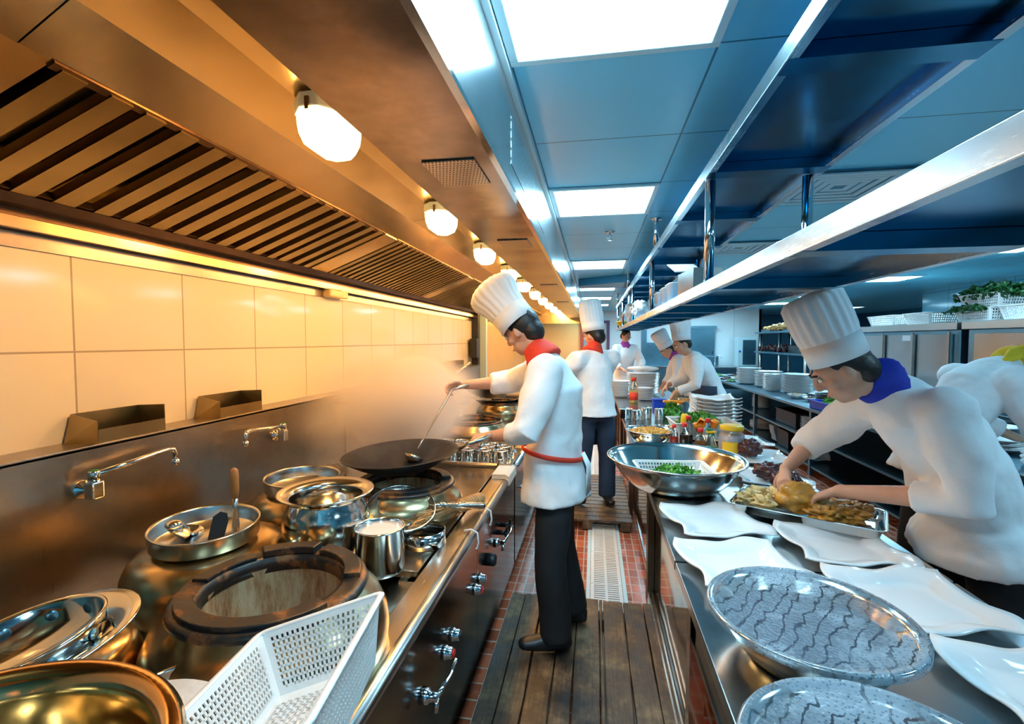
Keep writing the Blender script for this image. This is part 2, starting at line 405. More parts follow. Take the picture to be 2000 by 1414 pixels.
# ------------------------------------------------------------ ceiling fittings
def ceiling_light(x, y, lab, w=.61, l=.61):
    t = thing('ceiling_light', lab, 'ceiling light', (x, y, HZ), group='recessed ceiling light panels')
    f = MB(); a, b = w / 2, l / 2; k = .028
    for bx in ((-a, a, -b, -b + k), (-a, a, b - k, b), (-a, -a + k, -b + k, b - k), (a - k, a, -b + k, b - k)):
        f.box(*bx, -.014, -.0005)
    f.build('frame', 'aluwhite', t, bevel=.003)
    MB().box(-a + k, a - k, -b + k, b - k, -.008, -.001).build('diffuser', 'panel', t)
    return t
for i, (x, y, lab) in enumerate([
    (.045, 1.19, 'large lit ceiling panel at the top edge of the photo beside the hood'),
    (.045, 3.03, 'lit square ceiling panel nearest the sprinkler, on its near side'),
    (.045, 5.48, 'lit ceiling panel just beyond the sprinkler over the aisle'),
    (.045, 7.93, 'lit ceiling panel over the aisle beyond the blue ceiling duct'),
    (.045, 9.77, 'fifth lit ceiling panel along the aisle, near the far door'),
    (.045, 11.6, 'farthest lit ceiling panel along the aisle before the far door'),
    (3.72, 5.1, 'lit ceiling panel near the right edge under the lower shelf beam'),
    (3.98, 7.4, 'lit ceiling panel above the green herb baskets side, left of them'),
    (4.2, 9.9, 'lit ceiling panel just above the tall white chef hat'),
    (4.2, 11.8, 'small distant lit ceiling panel left of the tall chef hat'),
    (6.4, 13.6, 'long lit ceiling panel in the dark recess right of the tall hat'),
    (.045, -.95, 'added unseen ceiling panel behind the viewpoint over the aisle'),  # this and the next added behind the view for extra light
    (2.6, -.6, 'added unseen ceiling panel behind the viewpoint over the right aisle'),
    (2.05, 4.5, 'added unseen ceiling panel over the right hand aisle hidden by the shelves'),  # extra panel added for light, out of sight above the shelves
    (2.75, 12.9, 'added lit ceiling panel by the far white wall above the roller hatch'),  # first of four panels added to brighten the far area
    (1.25, 12.6, 'added lit ceiling panel by the far white wall right of the far door'),
    (2.3, 8.4, 'added lit ceiling panel over the right aisle above the plate stacks'),
    (2.3, 10.6, 'added lit ceiling panel over the right aisle before the far wall'),
    (2.5, 1.35, 'added unseen ceiling panel over the right aisle just outside the photo edge'),  # added out of view to light the right-hand chef's back
]):
    ceiling_light(x, y, lab)
t = thing('fire_sprinkler', 'small chrome pendant sprinkler head on the ceiling between light panels', 'sprinkler', (.116, 3.87, HZ))
MB().lathe([(0, 0), (.045, 0), (.045, -.006), (.02, -.014), (0, -.014)], n=20).build('escutcheon', 'chrome', t)
m = MB().tube([(0, 0, -.01), (0, 0, -.045)], .009); m.tube([(-.014, 0, -.03), (-.018, 0, -.05), (0, 0, -.065), (.018, 0, -.05), (.014, 0, -.03)], .003, 6)
m.lathe([(0, -.064), (.022, -.064), (.024, -.067), (0, -.068)], n=16); m.build('frame', 'chrome', t)
for x, y, lab in ((1.33, 2.95, 'square louvred ceiling air diffuser seen between the two overhead shelves'),
                  (1.3, 4.7, 'farther square louvred ceiling air diffuser beyond the jar on the shelf')):
    t = thing('air_diffuser', lab, 'air vent', (x, y, HZ))
    f = MB()
    for k in range(5):
        a = .27 - k * .05; b = a - .035; z0 = -.018 + k * .003
        for (x0, x1, y0, y1) in ((-a, a, -a, -b), (-a, a, b, a), (-a, -b, -b, b), (b, a, -b, b)): f.box(x0, x1, y0, y1, z0 - .004, z0 + .003)
    f.build('louvres', 'aluwhite', t)
    MB().box(-.28, .28, -.28, .28, -.006, -.001).build('backing', 'walldark', t)
t = thing('ceiling_duct', 'dark blue square duct box hanging under the ceiling over the far aisle', 'duct', (.2, 6.75, HZ))
MB().prism([(-.42, -.02), (.2, -.4), (.3, -.4), (.3, .3), (-.42, .3)], -.10, -.001).build('box', 'walldark', t, bevel=.01)
MB().box(.26, .30, -.2, .1, -.35, -.10).build('hanger', 'bluesteel', t)

# ------------------------------------------------------------ floor drain and duckboards
for i in range(12):
    y = 2.62 + i * .48
    if i == 0: y = 2.62
    m = MB(); x0, x1 = -.01, .19; L = .47
    m.box(x0, x0 + .022, y, y + L, .004, .014).box(x1 - .022, x1, y, y + L, .004, .014).box((x0 + x1) / 2 - .008, (x0 + x1) / 2 + .008, y, y + L, .004, .013)
    for k in range(19):
        yy = y + .006 + k * .0255; m.box(x0, x1, yy, yy + .014, .003, .0125)
    o = m.build('drain_grate', 'plastic')
    tag(o, ['grey white drain grate just beyond the near duckboard', 'slotted drain grate in the aisle, second beyond the near duckboard',
            'slotted drain grate in the aisle, third beyond the near duckboard', 'slotted drain grate in the aisle just before the far duckboard'][i] if i < 4 else
        'slotted drain grate in the far aisle, %s of the row past the first four' % ORD[i - 4].replace(' from top', '').replace('topmost', 'first'),
        'drain grate', 'drain grates down the middle of the aisle')
for x, nm in ((-.025, 0), (.205, 1)):
    o = MB().box(x - .012, x + .012, 2.55, 8.4, .0, .010).build('trim_%d' % (8 + nm), 'aluwhite'); struct(o)
def duckboard(lab, x0, x1, y0, y1, widths, lateral=False):
    t = thing('duckboard', lab, 'duckboard', (0, 0, 0), group='wooden duckboards on the aisle floor')
    rr = random.Random(len(widths) * 7 + int(y0 * 10))
    if not lateral:
        for yb in (y0 + .06, (y0 + y1) / 2, y1 - .16): MB().box(x0, x1, yb, yb + .09, .012, .075).build('bearer', 'plank', t, bevel=.004)
        x = x0
        for wd in widths:
            m = MB(); n = 8; e0 = []; e1 = []
            for k in range(n + 1):
                yy = y0 + (y1 - y0) * k / n
                e0.append((x + .001 + rr.uniform(-.002, .003), yy)); e1.append((x + wd - .003 + rr.uniform(-.004, .002), yy))
            m.prism(e0[::-1] and (e0 + e1[::-1])[::-1], .075 + rr.uniform(-.003, .003), .098 + rr.uniform(-.003, .005))
            m.build('plank', 'plank', t, bevel=.004); x += wd
    else:
        for xb in (x0 + .02, (x0 + x1) / 2 - .04, x1 - .10): MB().box(xb, xb + .08, y0, y1, .012, .075).build('bearer', 'plank', t, bevel=.004)
        y = y0
        for wd in widths:
            MB().box(x0 + rr.uniform(0, .01), x1 - rr.uniform(0, .01), y + .004, y + wd - .008, .075, .098).build('plank', 'plank', t, bevel=.004); y += wd
    return t
duckboard('near dark weathered wooden duckboard of long planks that the near chef stands on', -.47, .375, .6, 2.745,
          [.085, .105, .11, .09, .12, .02, .115, .11, .09])
duckboard('farther wooden duckboard of cross planks under the second chef', -.42, .33, 3.99, 5.4, [.1] * 14, True)
# ============================================================ HOOD
t = thing('extraction_hood', 'long stainless extraction hood with sloping baffle filters above the wok range', 'extraction hood', (-1.0, 1.0, 2.13))
O = V((-1.0, 1.0, 2.13))
def HB(): return MB()
def hbuild(m, name, mat, parent=None, **k):
    m.v = [p - O for p in m.v]; return m.build(name, mat, parent or t, **k)
Y0, Y1 = -1.2, 11.6
def strip(pts, y0, y1, th=.004):     # folded sheet, profile in XZ extruded along Y
    m = MB(); n = len(pts)
    vs = [(x, y0, z) for x, z in pts] + [(x, y1, z) for x, z in pts]
    m.add(vs, [(i, i + 1, n + i + 1, n + i) for i in range(n - 1)]); return m
hbuild(strip([(-.285, 2.431), (-.285, 2.13)], Y0, Y1), 'front_face', 'hoodface', solid=.006)
hbuild(strip([(-.287, 2.13), (-.588, 2.13), (-.588, 2.44)], Y0, Y1), 'soffit', 'hoodsoffit', solid=.006)
hbuild(MB().box(-.300, -.281, Y0, Y1, 2.124, 2.138), 'edge_fold', 'bright')
for (y0, y1) in ((Y0, .86), (.864, 2.77), (2.774, 4.7), (4.704, 6.7), (6.704, 8.7), (8.704, Y1)):
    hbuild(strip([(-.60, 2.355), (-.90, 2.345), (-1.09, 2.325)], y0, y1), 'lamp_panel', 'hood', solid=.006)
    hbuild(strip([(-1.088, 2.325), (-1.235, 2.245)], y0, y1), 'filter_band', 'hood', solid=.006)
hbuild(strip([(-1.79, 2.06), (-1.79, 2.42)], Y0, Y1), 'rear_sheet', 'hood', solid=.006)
hbuild(strip([(-1.72, 2.045), (-1.735, 2.02), (-1.80, 2.02), (-1.80, 1.985), (-1.83, 1.985), (-1.83, 2.06)], Y0, Y1), 'grease_trough', 'trough', solid=.004)
hbuild(MB().box(-1.805, -1.785, Y0, Y1, 1.952, 1.992), 'lower_lip', 'hood', bevel=.002)
hbuild(strip([(-1.74, 2.20), (-1.30, 2.40)], Y0, Y1), 'plenum_back', 'void', solid=.004)
hbuild(MB().box(-1.83, -.29, Y1 - .01, Y1, 2.02, 2.44), 'end_sheet', 'hood')
hbuild(MB().box(-1.83, -.29, Y0, Y0 + .01, 2.02, 2.44), 'end_sheet', 'hood')
A = V((-1.232, 0, 2.243)); B = V((-1.742, 0, 2.047)); D = (B - A).normalized(); NN = V((D.z, 0, -D.x)) ; NN = NN if NN.z < 0 else -NN
Ls = (B - A).length
FM = Matrix((D, V((0, 1, 0)), NN)).transposed().to_4x4(); FM.translation = A
y = -1.1; bank = 0
banks = [(-1.05, .80, 0), (.93, 2.70, 16), (2.88, 4.62, 22), (4.80, 6.55, 24), (6.73, 8.5, 24), (8.7, 11.4, 30)]
rr = random.Random(3)
for (a, b, n) in banks:
    if n == 0:
        hbuild(MB().box(0, Ls, -1.15, .93, -.006, 0, FM), 'blank_panel', 'hood'); continue
    m = MB(); p = (b - a) / n
    for k in range(n):
        yc = a + (k + .5) * p + rr.uniform(-.01, .01) * (1 if n < 20 else .3); wd = p * (.54 + rr.uniform(-.10, .06))
        h = .012 + rr.uniform(0, .006)
        # inverted channel: flat face towards the cook, two lips bent up
        m.box(.006, Ls - .012, yc - wd / 2, yc + wd / 2, .006, .010, FM)
        m.box(.006, Ls - .012, yc - wd / 2, yc - wd / 2 + .003, -.02, .008, FM)
        m.box(.006, Ls - .012, yc + wd / 2 - .003, yc + wd / 2, -.02, .008, FM)
    # second, upper row of channels seen through the gaps
    for k in range(n):
        yc = a + (k + 1.0) * p; m.box(.02, Ls - .03, yc - p * .22, yc + p * .22, -.035, -.032, FM)
    hbuild(m, 'baffle_filter', 'filter')
    f = MB().box(-.004, .02, a, b, -.02, .006, FM).box(Ls - .03, Ls, a, b, -.02, .006, FM)
    hbuild(f, 'filter_rail', 'trough')
for a, b in ((2.70, 2.88), (4.62, 4.80), (6.55, 6.73), (8.5, 8.7), (11.4, 11.58)):
    hbuild(MB().box(0, Ls, a, b, -.004, .010, FM), 'mullion', 'hood', bevel=.003)
for yc in (1.47, 2.58, 4.6, 6.6):
    hbuild(MB().box(-.505, -.345, yc - .11, yc + .11, 2.1225, 2.1262), 'air_grille', 'grille')
for (y0, y1) in ((1.62, 2.7), (4.2, 5.0)):
    hbuild(MB().box(-.281, -.2805, y0, y1, 2.20, 2.36), 'face_grille', 'grille_v')

def octo(a, b, c): return [(-a, -b + c), (-a + c, -b), (a - c, -b), (a, -b + c), (a, b - c), (a - c, b), (-a + c, b), (-a, b - c)]
lamps = [1.43, 2.56, 3.62, 4.70, 5.72, 6.78, 7.85, 8.9, 9.95, 11.0]
l0 = None
for i, y in enumerate(lamps):
    lab = ['nearest glowing bulkhead lamp under the hood, largest of the row', 'second nearest glowing bulkhead lamp under the hood',
           'third glowing bulkhead lamp along the hood', 'fourth glowing bulkhead lamp along the hood, above the chef hat',
           'fifth glowing bulkhead lamp along the hood', 'sixth glowing bulkhead lamp along the hood'][i] if i < 6 else \
          '%s glowing bulkhead lamp along the hood, towards its far end' % ['seventh', 'eighth', 'ninth', 'last'][i - 6]
    if l0 is None:
        l0 = thing('bulkhead_lamp', lab, 'lamp', (-.835, y, 2.338), group='warm bulkhead lamps under the hood')
        MB().prism(octo(.072, .115, .045), -.045, -.002).build('housing', 'aluwhite', l0, bevel=.006)
        m = MB(); prev = None; rings = [(1.0, -.045), (1.0, -.062), (.95, -.09), (.80, -.118), (.5, -.133), (.01, -.137)]
        pts = []; N = 8
        for s_, z in rings: pts += [(x * s_, y_ * s_, z) for x, y_ in octo(.066, .108, .042)]
        fs = [(r * N + j, r * N + (j + 1) % N, (r + 1) * N + (j + 1) % N, (r + 1) * N + j) for r in range(len(rings) - 1) for j in range(N)]
        m.add(pts, fs, True).build('glass_cover', 'lampglass', l0, bevel=0)
        l0.scale = (1.06, 1.06, 1.08)
        MB().box(-.006, .006, -.121, -.114, -.055, -.02).build('clip', 'trough', l0)
    else: dup(l0, (-.835, y, 2.338), label=lab)
# ============================================================ WOK RANGES
def wok_range(y0, y1, lab, near):
    t = thing('wok_range', lab, 'wok range', (-1.1, y0, 0))
    O = V((-1.1, y0, 0))
    def hb(m, name, mat, **k): m.v = [p - O for p in m.v]; return m.build(name, mat, k.pop('parent', t), **k)
    hb(MB().box(-.52, -.506, y0, y1, .13, .765), 'front_panel', 'front', bevel=.002)
    if near:
        for ys in (.95, 2.03): hb(MB().box(-.506, -.5045, ys, ys + .006, .14, .75), 'panel_seam', 'rim')
    # flat rim and rolled edge
    hb(MB().box(-.585, -.505, y0, y1, .772, .80), 'front_rim', 'rim', bevel=.003)
    hb(MB().tube([(-.505, y0, .778), (-.505, y1, .778)], .024, 14), 'rolled_edge', 'steel')
    hb(MB().box(-.62, -.585, y0, y1, .70, .72), 'drip_channel', 'trough')
    ys = 1.54 if near else y0
    if near: hb(MB().box(-1.70, -.60, y0, ys + .3, .735, .76), 'lower_deck', 'deck')
    hb(MB().box(-1.70, -.596, ys, y1, .772, .80), 'deck_plate', 'deck', bevel=.003)
    hb(MB().box(-.66, -.60, ys - .02, y1, .73, .772).box(-.63, -.60, ys - .03, ys + .02, .70, .772), 'deck_support', 'rim')
    hb(MB().box(-1.70, -.60, y0, y1, .70, .735), 'deck_underside', 'trough')
    hb(MB().box(-1.705, -1.70, y0, y1, .735, 1.236).box(-1.838, -1.70, y0, y1, 1.225, 1.24), 'backsplash', 'backsplash', bevel=.002)
    hb(MB().box(-1.83, -.52, y0 + .001, y0 + .012, .13, .765), 'side_panel', 'front')
    hb(MB().box(-1.83, -.52, y1 - .012, y1 - .001, .13, .765), 'side_panel', 'front')
    for y in (y0 + .08, y1 - .08):
        for x in (-.58, -1.7): hb(MB().tube([(x, y, .0), (x, y, .03), (x, y, .14)], [.028, .022, .022], 12), 'leg', 'bluesteel')
    return t, O, hb
t1, O1, hb1 = wok_range(-.9, 3.02, 'near stainless wok range with dark front, round burners and rolled steel edge', True)
t2, O2, hb2 = wok_range(3.06, 7.0, 'farther stainless wok range behind the near chef, past the cloth on the rail', False)
# controls on the front of the near range
def knob(y, z, hb, cap='red', r=.024):
    m = MB().lathe([(0, 0), (r, 0), (r, .012), (r * .82, .016), (r * .82, .030), (r * .7, .034), (0, .034)], TR((-.506, y, z), (1, 0, 0)), 20)
    k = hb(m, 'control_knob', 'chrome')
    if cap: hb(MB().lathe([(0, .0345), (r * .66, .0345), (r * .55, .040), (0, .041)], TR((-.506, y, z), (1, 0, 0)), 16), 'cap', cap, parent=k, label='red cap of a control knob' if cap == 'red' else None)
def lever(y, z, hb, d=1):
    m = MB().lathe([(0, 0), (.026, 0), (.022, .02), (.014, .026), (.014, .05), (0, .05)], TR((-.506, y, z), (1, 0, 0)), 18)
    m.tube([(-.46, y, z), (-.452, y + .03 * d, z + .012), (-.44, y + .075 * d, z + .02), (-.43, y + .105 * d, z + .055)], [.008, .008, .007, .006], 8)
    m.tube([(-.46, y, z), (-.46, y - .015, z - .035)], .009, 8); hb(m, 'lever_valve', 'chrome')
lever(1.335, .522, hb1); knob(1.54, .522, hb1); knob(1.63, .53, hb1, 'black'); knob(1.965, .522, hb1); knob(2.05, .527, hb1, None)
hb1(MB().lathe([(0, 0), (.03, 0), (.03, .035), (.02, .045), (0, .045)], TR((-.506, 2.235, .53), (1, 0, 0)), 18), 'igniter_knob', 'black')
lever(2.41, .54, hb1)
for y in (2.52, 2.63):
    m = MB().lathe([(0, 0), (.014, 0), (.014, .04), (0, .04)], TR((-.506, y, .55), (1, 0, 0)), 12)
    m.box(-.468, -.456, y - .035, y + .035, .542, .558).box(-.468, -.456, y - .008, y + .008, .515, .585); hb1(m, 'cross_handle', 'black')
knob(1.13, .5, hb1, 'black'); knob(.98, .5, hb1)
hb1(MB().lathe([(0, 0), (.018, 0), (.018, .05), (0, .05)], TR((-.506, 1.12, .56), (1, 0, 0)), 12), 'igniter_knob', 'black')
for y in (3.4, 3.9, 4.6, 5.3): knob(y, .53, hb2)

# exhaust flues standing on the ledge
def flue(y0, y1, lab):
    t = thing('exhaust_flue', lab, 'flue box', (-1.765, (y0 + y1) / 2, 1.24), group='open exhaust flue boxes on the ledge')
    h = (y1 - y0) / 2; xf = .055; xb = -.062
    # open box: straight front low wall, chamfered sides leaning out, high back
    m = MB(); F = lambda y, z: (xf, y, z)
    P0 = [(xf, -h + .01, 0), (xf, h, 0), (xb, h, 0), (xb, -h - .01, 0)]
    P1 = [(xf, -h + .01, .048), (xf, h, .048), (xb, h - .01, .10), (xb, -h + .015, .10), (xf, -h + .01, .078), (xf, h, .105)]
    m.add(P0 + P1, [(0, 1, 5, 4), (1, 2, 6, 9), (2, 3, 7, 6), (3, 0, 8, 7)])
    m.build('box', 'filter', t, solid=.003)
    MB().box(xb + .015, xf - .01, -h + .03, h - .03, .001, .006).build('flue_mouth', 'void', t)
    return t
flue(1.375, 1.65, 'large open steel flue box on the ledge above the nearest swing tap')
flue(1.93, 2.22, 'second open steel flue box on the ledge, left of the turned swing tap')
flue(3.75, 4.25, 'third steel flue box on the ledge, past the perforated ladle')
flue(4.85, 5.38, 'fourth steel flue box, small and hazy on the ledge')
flue(5.65, 6.15, 'farthest steel flue box on the ledge near the end of the tiles')

# swing taps
def tap(y, z, d, lab, L=.30):
    t = thing('swing_tap', lab, 'tap', (-1.70, y, z), group='wall taps on the backsplash')
    MB().lathe([(0, 0), (.032, 0), (.030, .010), (.016, .014), (.014, .05)], TR((0, 0, 0), (1, 0, 0)), 24).build('wall_flange', 'chrome', t)
    MB().box(.035, .072, -.020, .020, -.028, .030).build('valve_body', 'chrome', t, bevel=.005)
    c = MB().lathe([(0, .030), (.017, .030), (.017, .060), (.014, .066), (0, .066)], TR((.053, 0, 0)), 16).build('spindle', 'chrome', t)
    MB().lathe([(0, .066), (.013, .066), (.012, .069), (0, .069)], TR((.053, 0, 0)), 16).build('cap', 'green', c)
    z1 = .050
    pts = [(.053, 0, z1), (.058, d * L * .5, z1 + .014), (.065, d * (L - .03), z1 + .026), (.068, d * (L - .008), z1 + .022), (.069, d * L, z1 + .004), (.069, d * L, z1 - .016)]
    MB().tube(pts, .0095, 12).build('spout', 'chrome', t)
    MB().lathe([(.0, -.03), (.012, -.03), (.013, -.006), (0, -.006)], TR((.069, d * L, z1 - .012)), 14).build('aerator', 'chrome', t)
tap(1.315, 1.10, 1, 'nearest chrome swing tap with its long spout pointing away from the viewer')
tap(2.30, 1.09, -1, 'second chrome swing tap, its spout turned towards the viewer')
tap(3.62, 1.10, 1, 'third chrome swing tap, hazy behind the steam', .32)
tap(5.2, 1.10, 1, 'farthest chrome swing tap behind the chef arms', .30)

# ------------------------------------------------------------ burners
def burner(x, y, lab, R=.28, rr=.22, top=.98, base=.76, fire=True):
    t = thing('wok_burner', lab, 'wok burner', (x, y, base), group=None)
    h = top - base
    prof = [(R * .93, 0), (R * .985, h * .18), (R, h * .36), (R * .985, h * .55), (R * .93, h * .72), (R * .85, h * .84), (rr * 1.02, h * .92)]
    if not fire: prof += [(rr * .5, h * .95), (0, h * .955)]
    MB().lathe(prof, n=72).build('dome', 'dome', t)
    if fire:
        ring = [(rr * .99, h * .86), (rr * 1.03, h * .93), (rr * 1.01, h * .985), (rr * .97, h), (rr * .80, h * 1.0), (rr * .74, h * .97), (rr * .73, h * .80), (rr * .8, h * .8)]
        MB().lathe(ring, n=64, close=True).build('iron_ring', 'ironring', t)
        m = MB()
        for a0, a1, zo in ((1.55, 2.35, .008), (2.45, 3.3, -.002), (.3, 1.45, .004), (3.9, 5.9, .002)):
            n = 14
            vs = []
            for k in range(n + 1):
                a = a0 + (a1 - a0) * k / n
                for r_, z_ in ((rr * .76, h - .002), (rr * .76, h + .010 + zo), (rr * .95, h + .010 + zo), (rr * .95, h - .002)): vs.append((r_ * math.cos(a), r_ * math.sin(a), z_))
            fs = [(k * 4 + j, k * 4 + (j + 1) % 4, (k + 1) * 4 + (j + 1) % 4, (k + 1) * 4 + j) for k in range(n) for j in range(4)] + [(0, 3, 2, 1), (n * 4, n * 4 + 1, n * 4 + 2, n * 4 + 3)]
            m.add(vs, fs)
        m.build('ring_segment', 'ironring', t, bevel=.003)
        def md(a, j): return 1 + .035 * noise.noise(V((math.cos(a) * 3, math.sin(a) * 3, j * .9 + x)))
        MB().lathe([(rr * .74, h * .86), (rr * .73, h * .6), (rr * .68, h * .2), (rr * .6, .0), (rr * .3, -.03), (0, -.03)], n=64, mod=md).build('fire_pit', 'brick', t)
        for a in (-.75, 2.6):
            MB().ell((rr * .9 * math.cos(a), rr * .9 * math.sin(a), h + .001), (.007, .007, .004), n=8).build('screw', 'chrome', t)
    return t
burner(-.805, 1.075, 'nearest open wok burner with scorched iron ring and brick lined pit', .285, .225)
burner(-1.25, 1.37, 'rounded burner dome by the backsplash that carries the shallow round tray with tools', .25, .16, .95, .76, False)
burner(-1.27, 1.92, 'rounded burner dome behind the wide rimmed pot, carrying an empty shallow tray', .22, .16, .95, .79, False)
burner(-.86, 2.06, 'second open wok burner with dark ring just under the steaming wok', .27, .225, .955, .79)
burner(-1.20, .86, 'smooth burner dome at the left edge under the tilted steel pans', .16, .10, .93, .76, False)
burner(-.95, 3.75, 'wok burner on the farther range hidden behind the steel cups', .27, .22, .955, .79)
burner(-.95, 4.9, 'wok burner at the far end of the farther range', .27, .22, .955, .79)

# ------------------------------------------------------------ vessels
def shallow_tray(x, y, z, r, lab, ax=(0, 0, 1)):
    t = thing('shallow_round_tray', lab, 'round tray', (x, y, z), group=None)
    t.rotation_euler = rotto(ax).to_euler()
    MB().lathe([(0, .002), (r * .96, .002), (r * .985, .006), (r, .05), (r + .003, .055), (r - .002, .058), (r - .007, .05), (r - .010, .010), (r * .93, .007), (0, .006)], n=72).build('tray_body', 'steel', t)
    return t
shallow_tray(-1.255, 1.35, .948, .158, 'shallow round steel tray holding a ladle and a wooden handled tool', (.03, -.05, 1))
shallow_tray(-1.27, 1.90, .948, .155, 'empty shallow round steel tray behind the wide rimmed pot', (.03, -.03, 1))

t = thing('wide_rim_pot', 'round bellied steel pot with a wide flared rim between burners', 'pot', (-.955, 1.57, .802))
prof = [(0, 0), (.09, 0), (.115, .012), (.135, .05), (.148, .11), (.150, .16), (.140, .20), (.128, .225), (.128, .236), (.165, .252), (.168, .256), (.164, .259), (.126, .243), (.122, .232), (.135, .195), (.144, .155), (.142, .11), (.128, .055), (.105, .018), (0, .010)]
MB().lathe(prof, n=72).build('pot_body', 'bowl', t)

def cyl_pot(name, x, y, z, r, h, lab, cat='pot', content=None, ch=.8, handle=None, mat='bowl', group=None, rim=.004):
    t = thing(name, lab, cat, (x, y, z), group=group)
    MB().lathe([(0, 0), (r * .93, 0), (r * .98, .006), (r, .02), (r, h - .004), (r + rim, h), (r, h + .003), (r - .003, h - .003), (r - .003, .02), (r * .9, .006), (0, .006)], n=48).build('pot_body', mat, t)
    if content:
        MB().lathe([(0, h * ch + .003), (r * .6, h * ch + .002), (r - .0035, h * ch), (r - .0035, h * ch - .01), (0, h * ch - .01)], n=40).build('contents', content, t)
    if handle:
        m = MB().tube([(r - .002, 0, h * .85), (r + .05, 0, h * .9), (r + .15, 0, h * 1.05)], [.008, .007, .009], 8, m=Matrix.Rotation(handle, 4, 'Z')); m.build('handle', 'steel', t)
    return t
cyl_pot('steel_cup', -.728, 1.525, .802, .083, .155, 'cylindrical steel cup nearly full of milky liquid in front of the wide rimmed pot', 'cup', 'milk', .93)

# strainer on ring stand, whisk and handle
t = thing('ring_stand', 'low polished steel ring stand with round holes under the wire strainer', 'stand', (-.66, 1.77, .802))
m = MB(); N = 72; r = .088
m.lathe([(r, 0), (r * .97, .055), (r * .97 - .003, .055), (r - .003, 0)], n=N, close=True).build('ring', 'bright', t)
for k in range(8):
    a = k * PI / 4 - .5; MB().lathe([(0, 0), (.009, 0), (.009, .0015), (0, .0015)], TR((r * .985 * math.cos(a), r * .985 * math.sin(a), .03), (math.cos(a), math.sin(a), .03)), 16).build('vent_hole', 'void', t)
t = thing('wire_strainer', 'fine mesh wire strainer with ribbed steel handle lying over the ring stand', 'strainer', (-.765, 1.80, .925))
ax = V((.22, -.30, .90)).normalized(); Rm = rotto(ax)
bowlp = [(.002, -.070), (.055, -.063), (.095, -.045), (.122, -.020), (.135, 0)]
MB().lathe(bowlp, Rm, 56).build('mesh_bowl', 'mesh', t, solid=.001)
MB().tube([Rm @ V((.136 * math.cos(a), .136 * math.sin(a), 0)) for a in [2 * PI * k / 56 for k in range(56)]], .004, 8, closed=True).build('rim_wire', 'bright', t)
MB().tube([Rm @ V((-.134 * math.cos(0.9) * s_, .134 * math.sin(-.9) * s_, -.070 + .070 * s_ * s_)) for s_ in [k / 8 - 1 for k in range(17)]], .0022, 6).build('brace_wire', 'bright', t)
h0 = Rm @ V((.10, .06, 0)); h1 = V((.305, .175, -.035)); 
MB().tube([h0, h0.lerp(h1, .3)], [.004, .012], 10).tube([h0.lerp(h1, .28), h1], .013, 12).build('handle_core', 'bright', t)
m = MB()
for k in range(26):
    c = h0.lerp(h1, .3 + .66 * k / 25); d = (h1 - h0).normalized()
    m.lathe([(.0125, -.0018), (.0150, 0), (.0125, .0018)], TR(c, d), 12)
m.build('ribbed_grip', 'rim', t)
t = thing('bamboo_whisk', 'bamboo bristle brush bound with twine lying beside the strainer handle', 'brush', (-.57, 1.98, .83))
a = V((-.10, -.20, .06)); b = V((.045, .22, .015))
m = MB()
for k in range(22):
    o_ = V((random.uniform(-.014, .014), random.uniform(-.01, .01), random.uniform(-.012, .012))); m.tube([a + o_ * 2.2, a.lerp(b, .55) + o_], .0022, 5)
m.build('bristles', 'bamboo', t)
m = MB().tube([a.lerp(b, .5), a.lerp(b, .65), a.lerp(b, .95), b], [.015, .028, .031, .020], 12); m.build('bound_head', 'bamboo', t)
m = MB()
for k in range(9): m.lathe([(.0295, -.002), (.0325, 0), (.0295, .002)], TR(a.lerp(b, .56 + .045 * k), b - a), 14)
m.build('twine', 'wood', t)
t = thing('hanging_hook', 'thin white plastic hook over the rolled steel edge below the strainer handle', 'hook', (-.50, 1.9, .78), group='white hooks on the rail')
hk = [(-.03, 0, .026), (.0, 0, .032), (.026, 0, .02), (.031, 0, -.02), (.026, 0, -.05), (.02, 0, -.045)]
MB().tube(hk, [.004] * 6, 8, up=(0, 1, 0)).build('hook_body', 'plastic', t)
dup(t, (-.50, 2.16, .78), label='thin white plastic hook over the rolled edge near the bamboo brush')

# folded cloth
t = thing('folded_cloth', 'folded beige cleaning cloth draped on the range edge by the near chef', 'cloth', (-.53, 2.80, .803))
m = MB()
for k in range(3):
    z = k * .009
    pts = [(-.05, z), (.028, z + .002), (.048, z - .010), (.052, z - .04)]
    m.add([(x, y, zz) for y in (-.13 + k * .004, .13 - k * .006) for x, zz in pts] , [(i, i + 1, 4 + i + 1, 4 + i) for i in range(3)])
m.build('cloth_layers', 'towel', t, solid=.008, bevel=.003)

# tools in the shallow tray
t = thing('steel_ladle', 'steel ladle with a thick rounded steel handle end lying in the shallow round tray', 'ladle', (-1.28, 1.30, .965))
MB().tube([(-.03, .04, .0), (-.01, .0, .02), (.0, -.035, .05), (.0, -.045, .062)], [.012, .019, .021, .020], 16).ell((.001, -.048, .066), (.0235, .0235, .014)).build('handle', 'bright', t)
MB().lathe([(0, -.02), (.03, -.012), (.04, 0), (.038, 0), (.028, -.010), (0, -.017)], TR((-.04, .055, .01), (.2, .1, 1)), 24).build('ladle_bowl', 'bright', t)
t = thing('wooden_handled_scraper', 'upright tool with turned wooden handle standing in the shallow tray', 'scraper', (-1.17, 1.38, .958))
MB().tube([(.0, .0, .0), (0, 0, .03), (.0, .0, .08), (.0, .0, .125)], [.010, .012, .008, .009], 14).build('ferrule', 'rim', t)
MB().tube([(0, 0, .12), (0, 0, .15), (.0, .0, .19), (0, 0, .215), (0, 0, .222)], [.009, .013, .0125, .011, .004], 14).build('handle', 'wood', t)
t = thing('spatula_blade', 'black curved spatula blade standing in the shallow round tray', 'spatula', (-1.20, 1.33, .962))
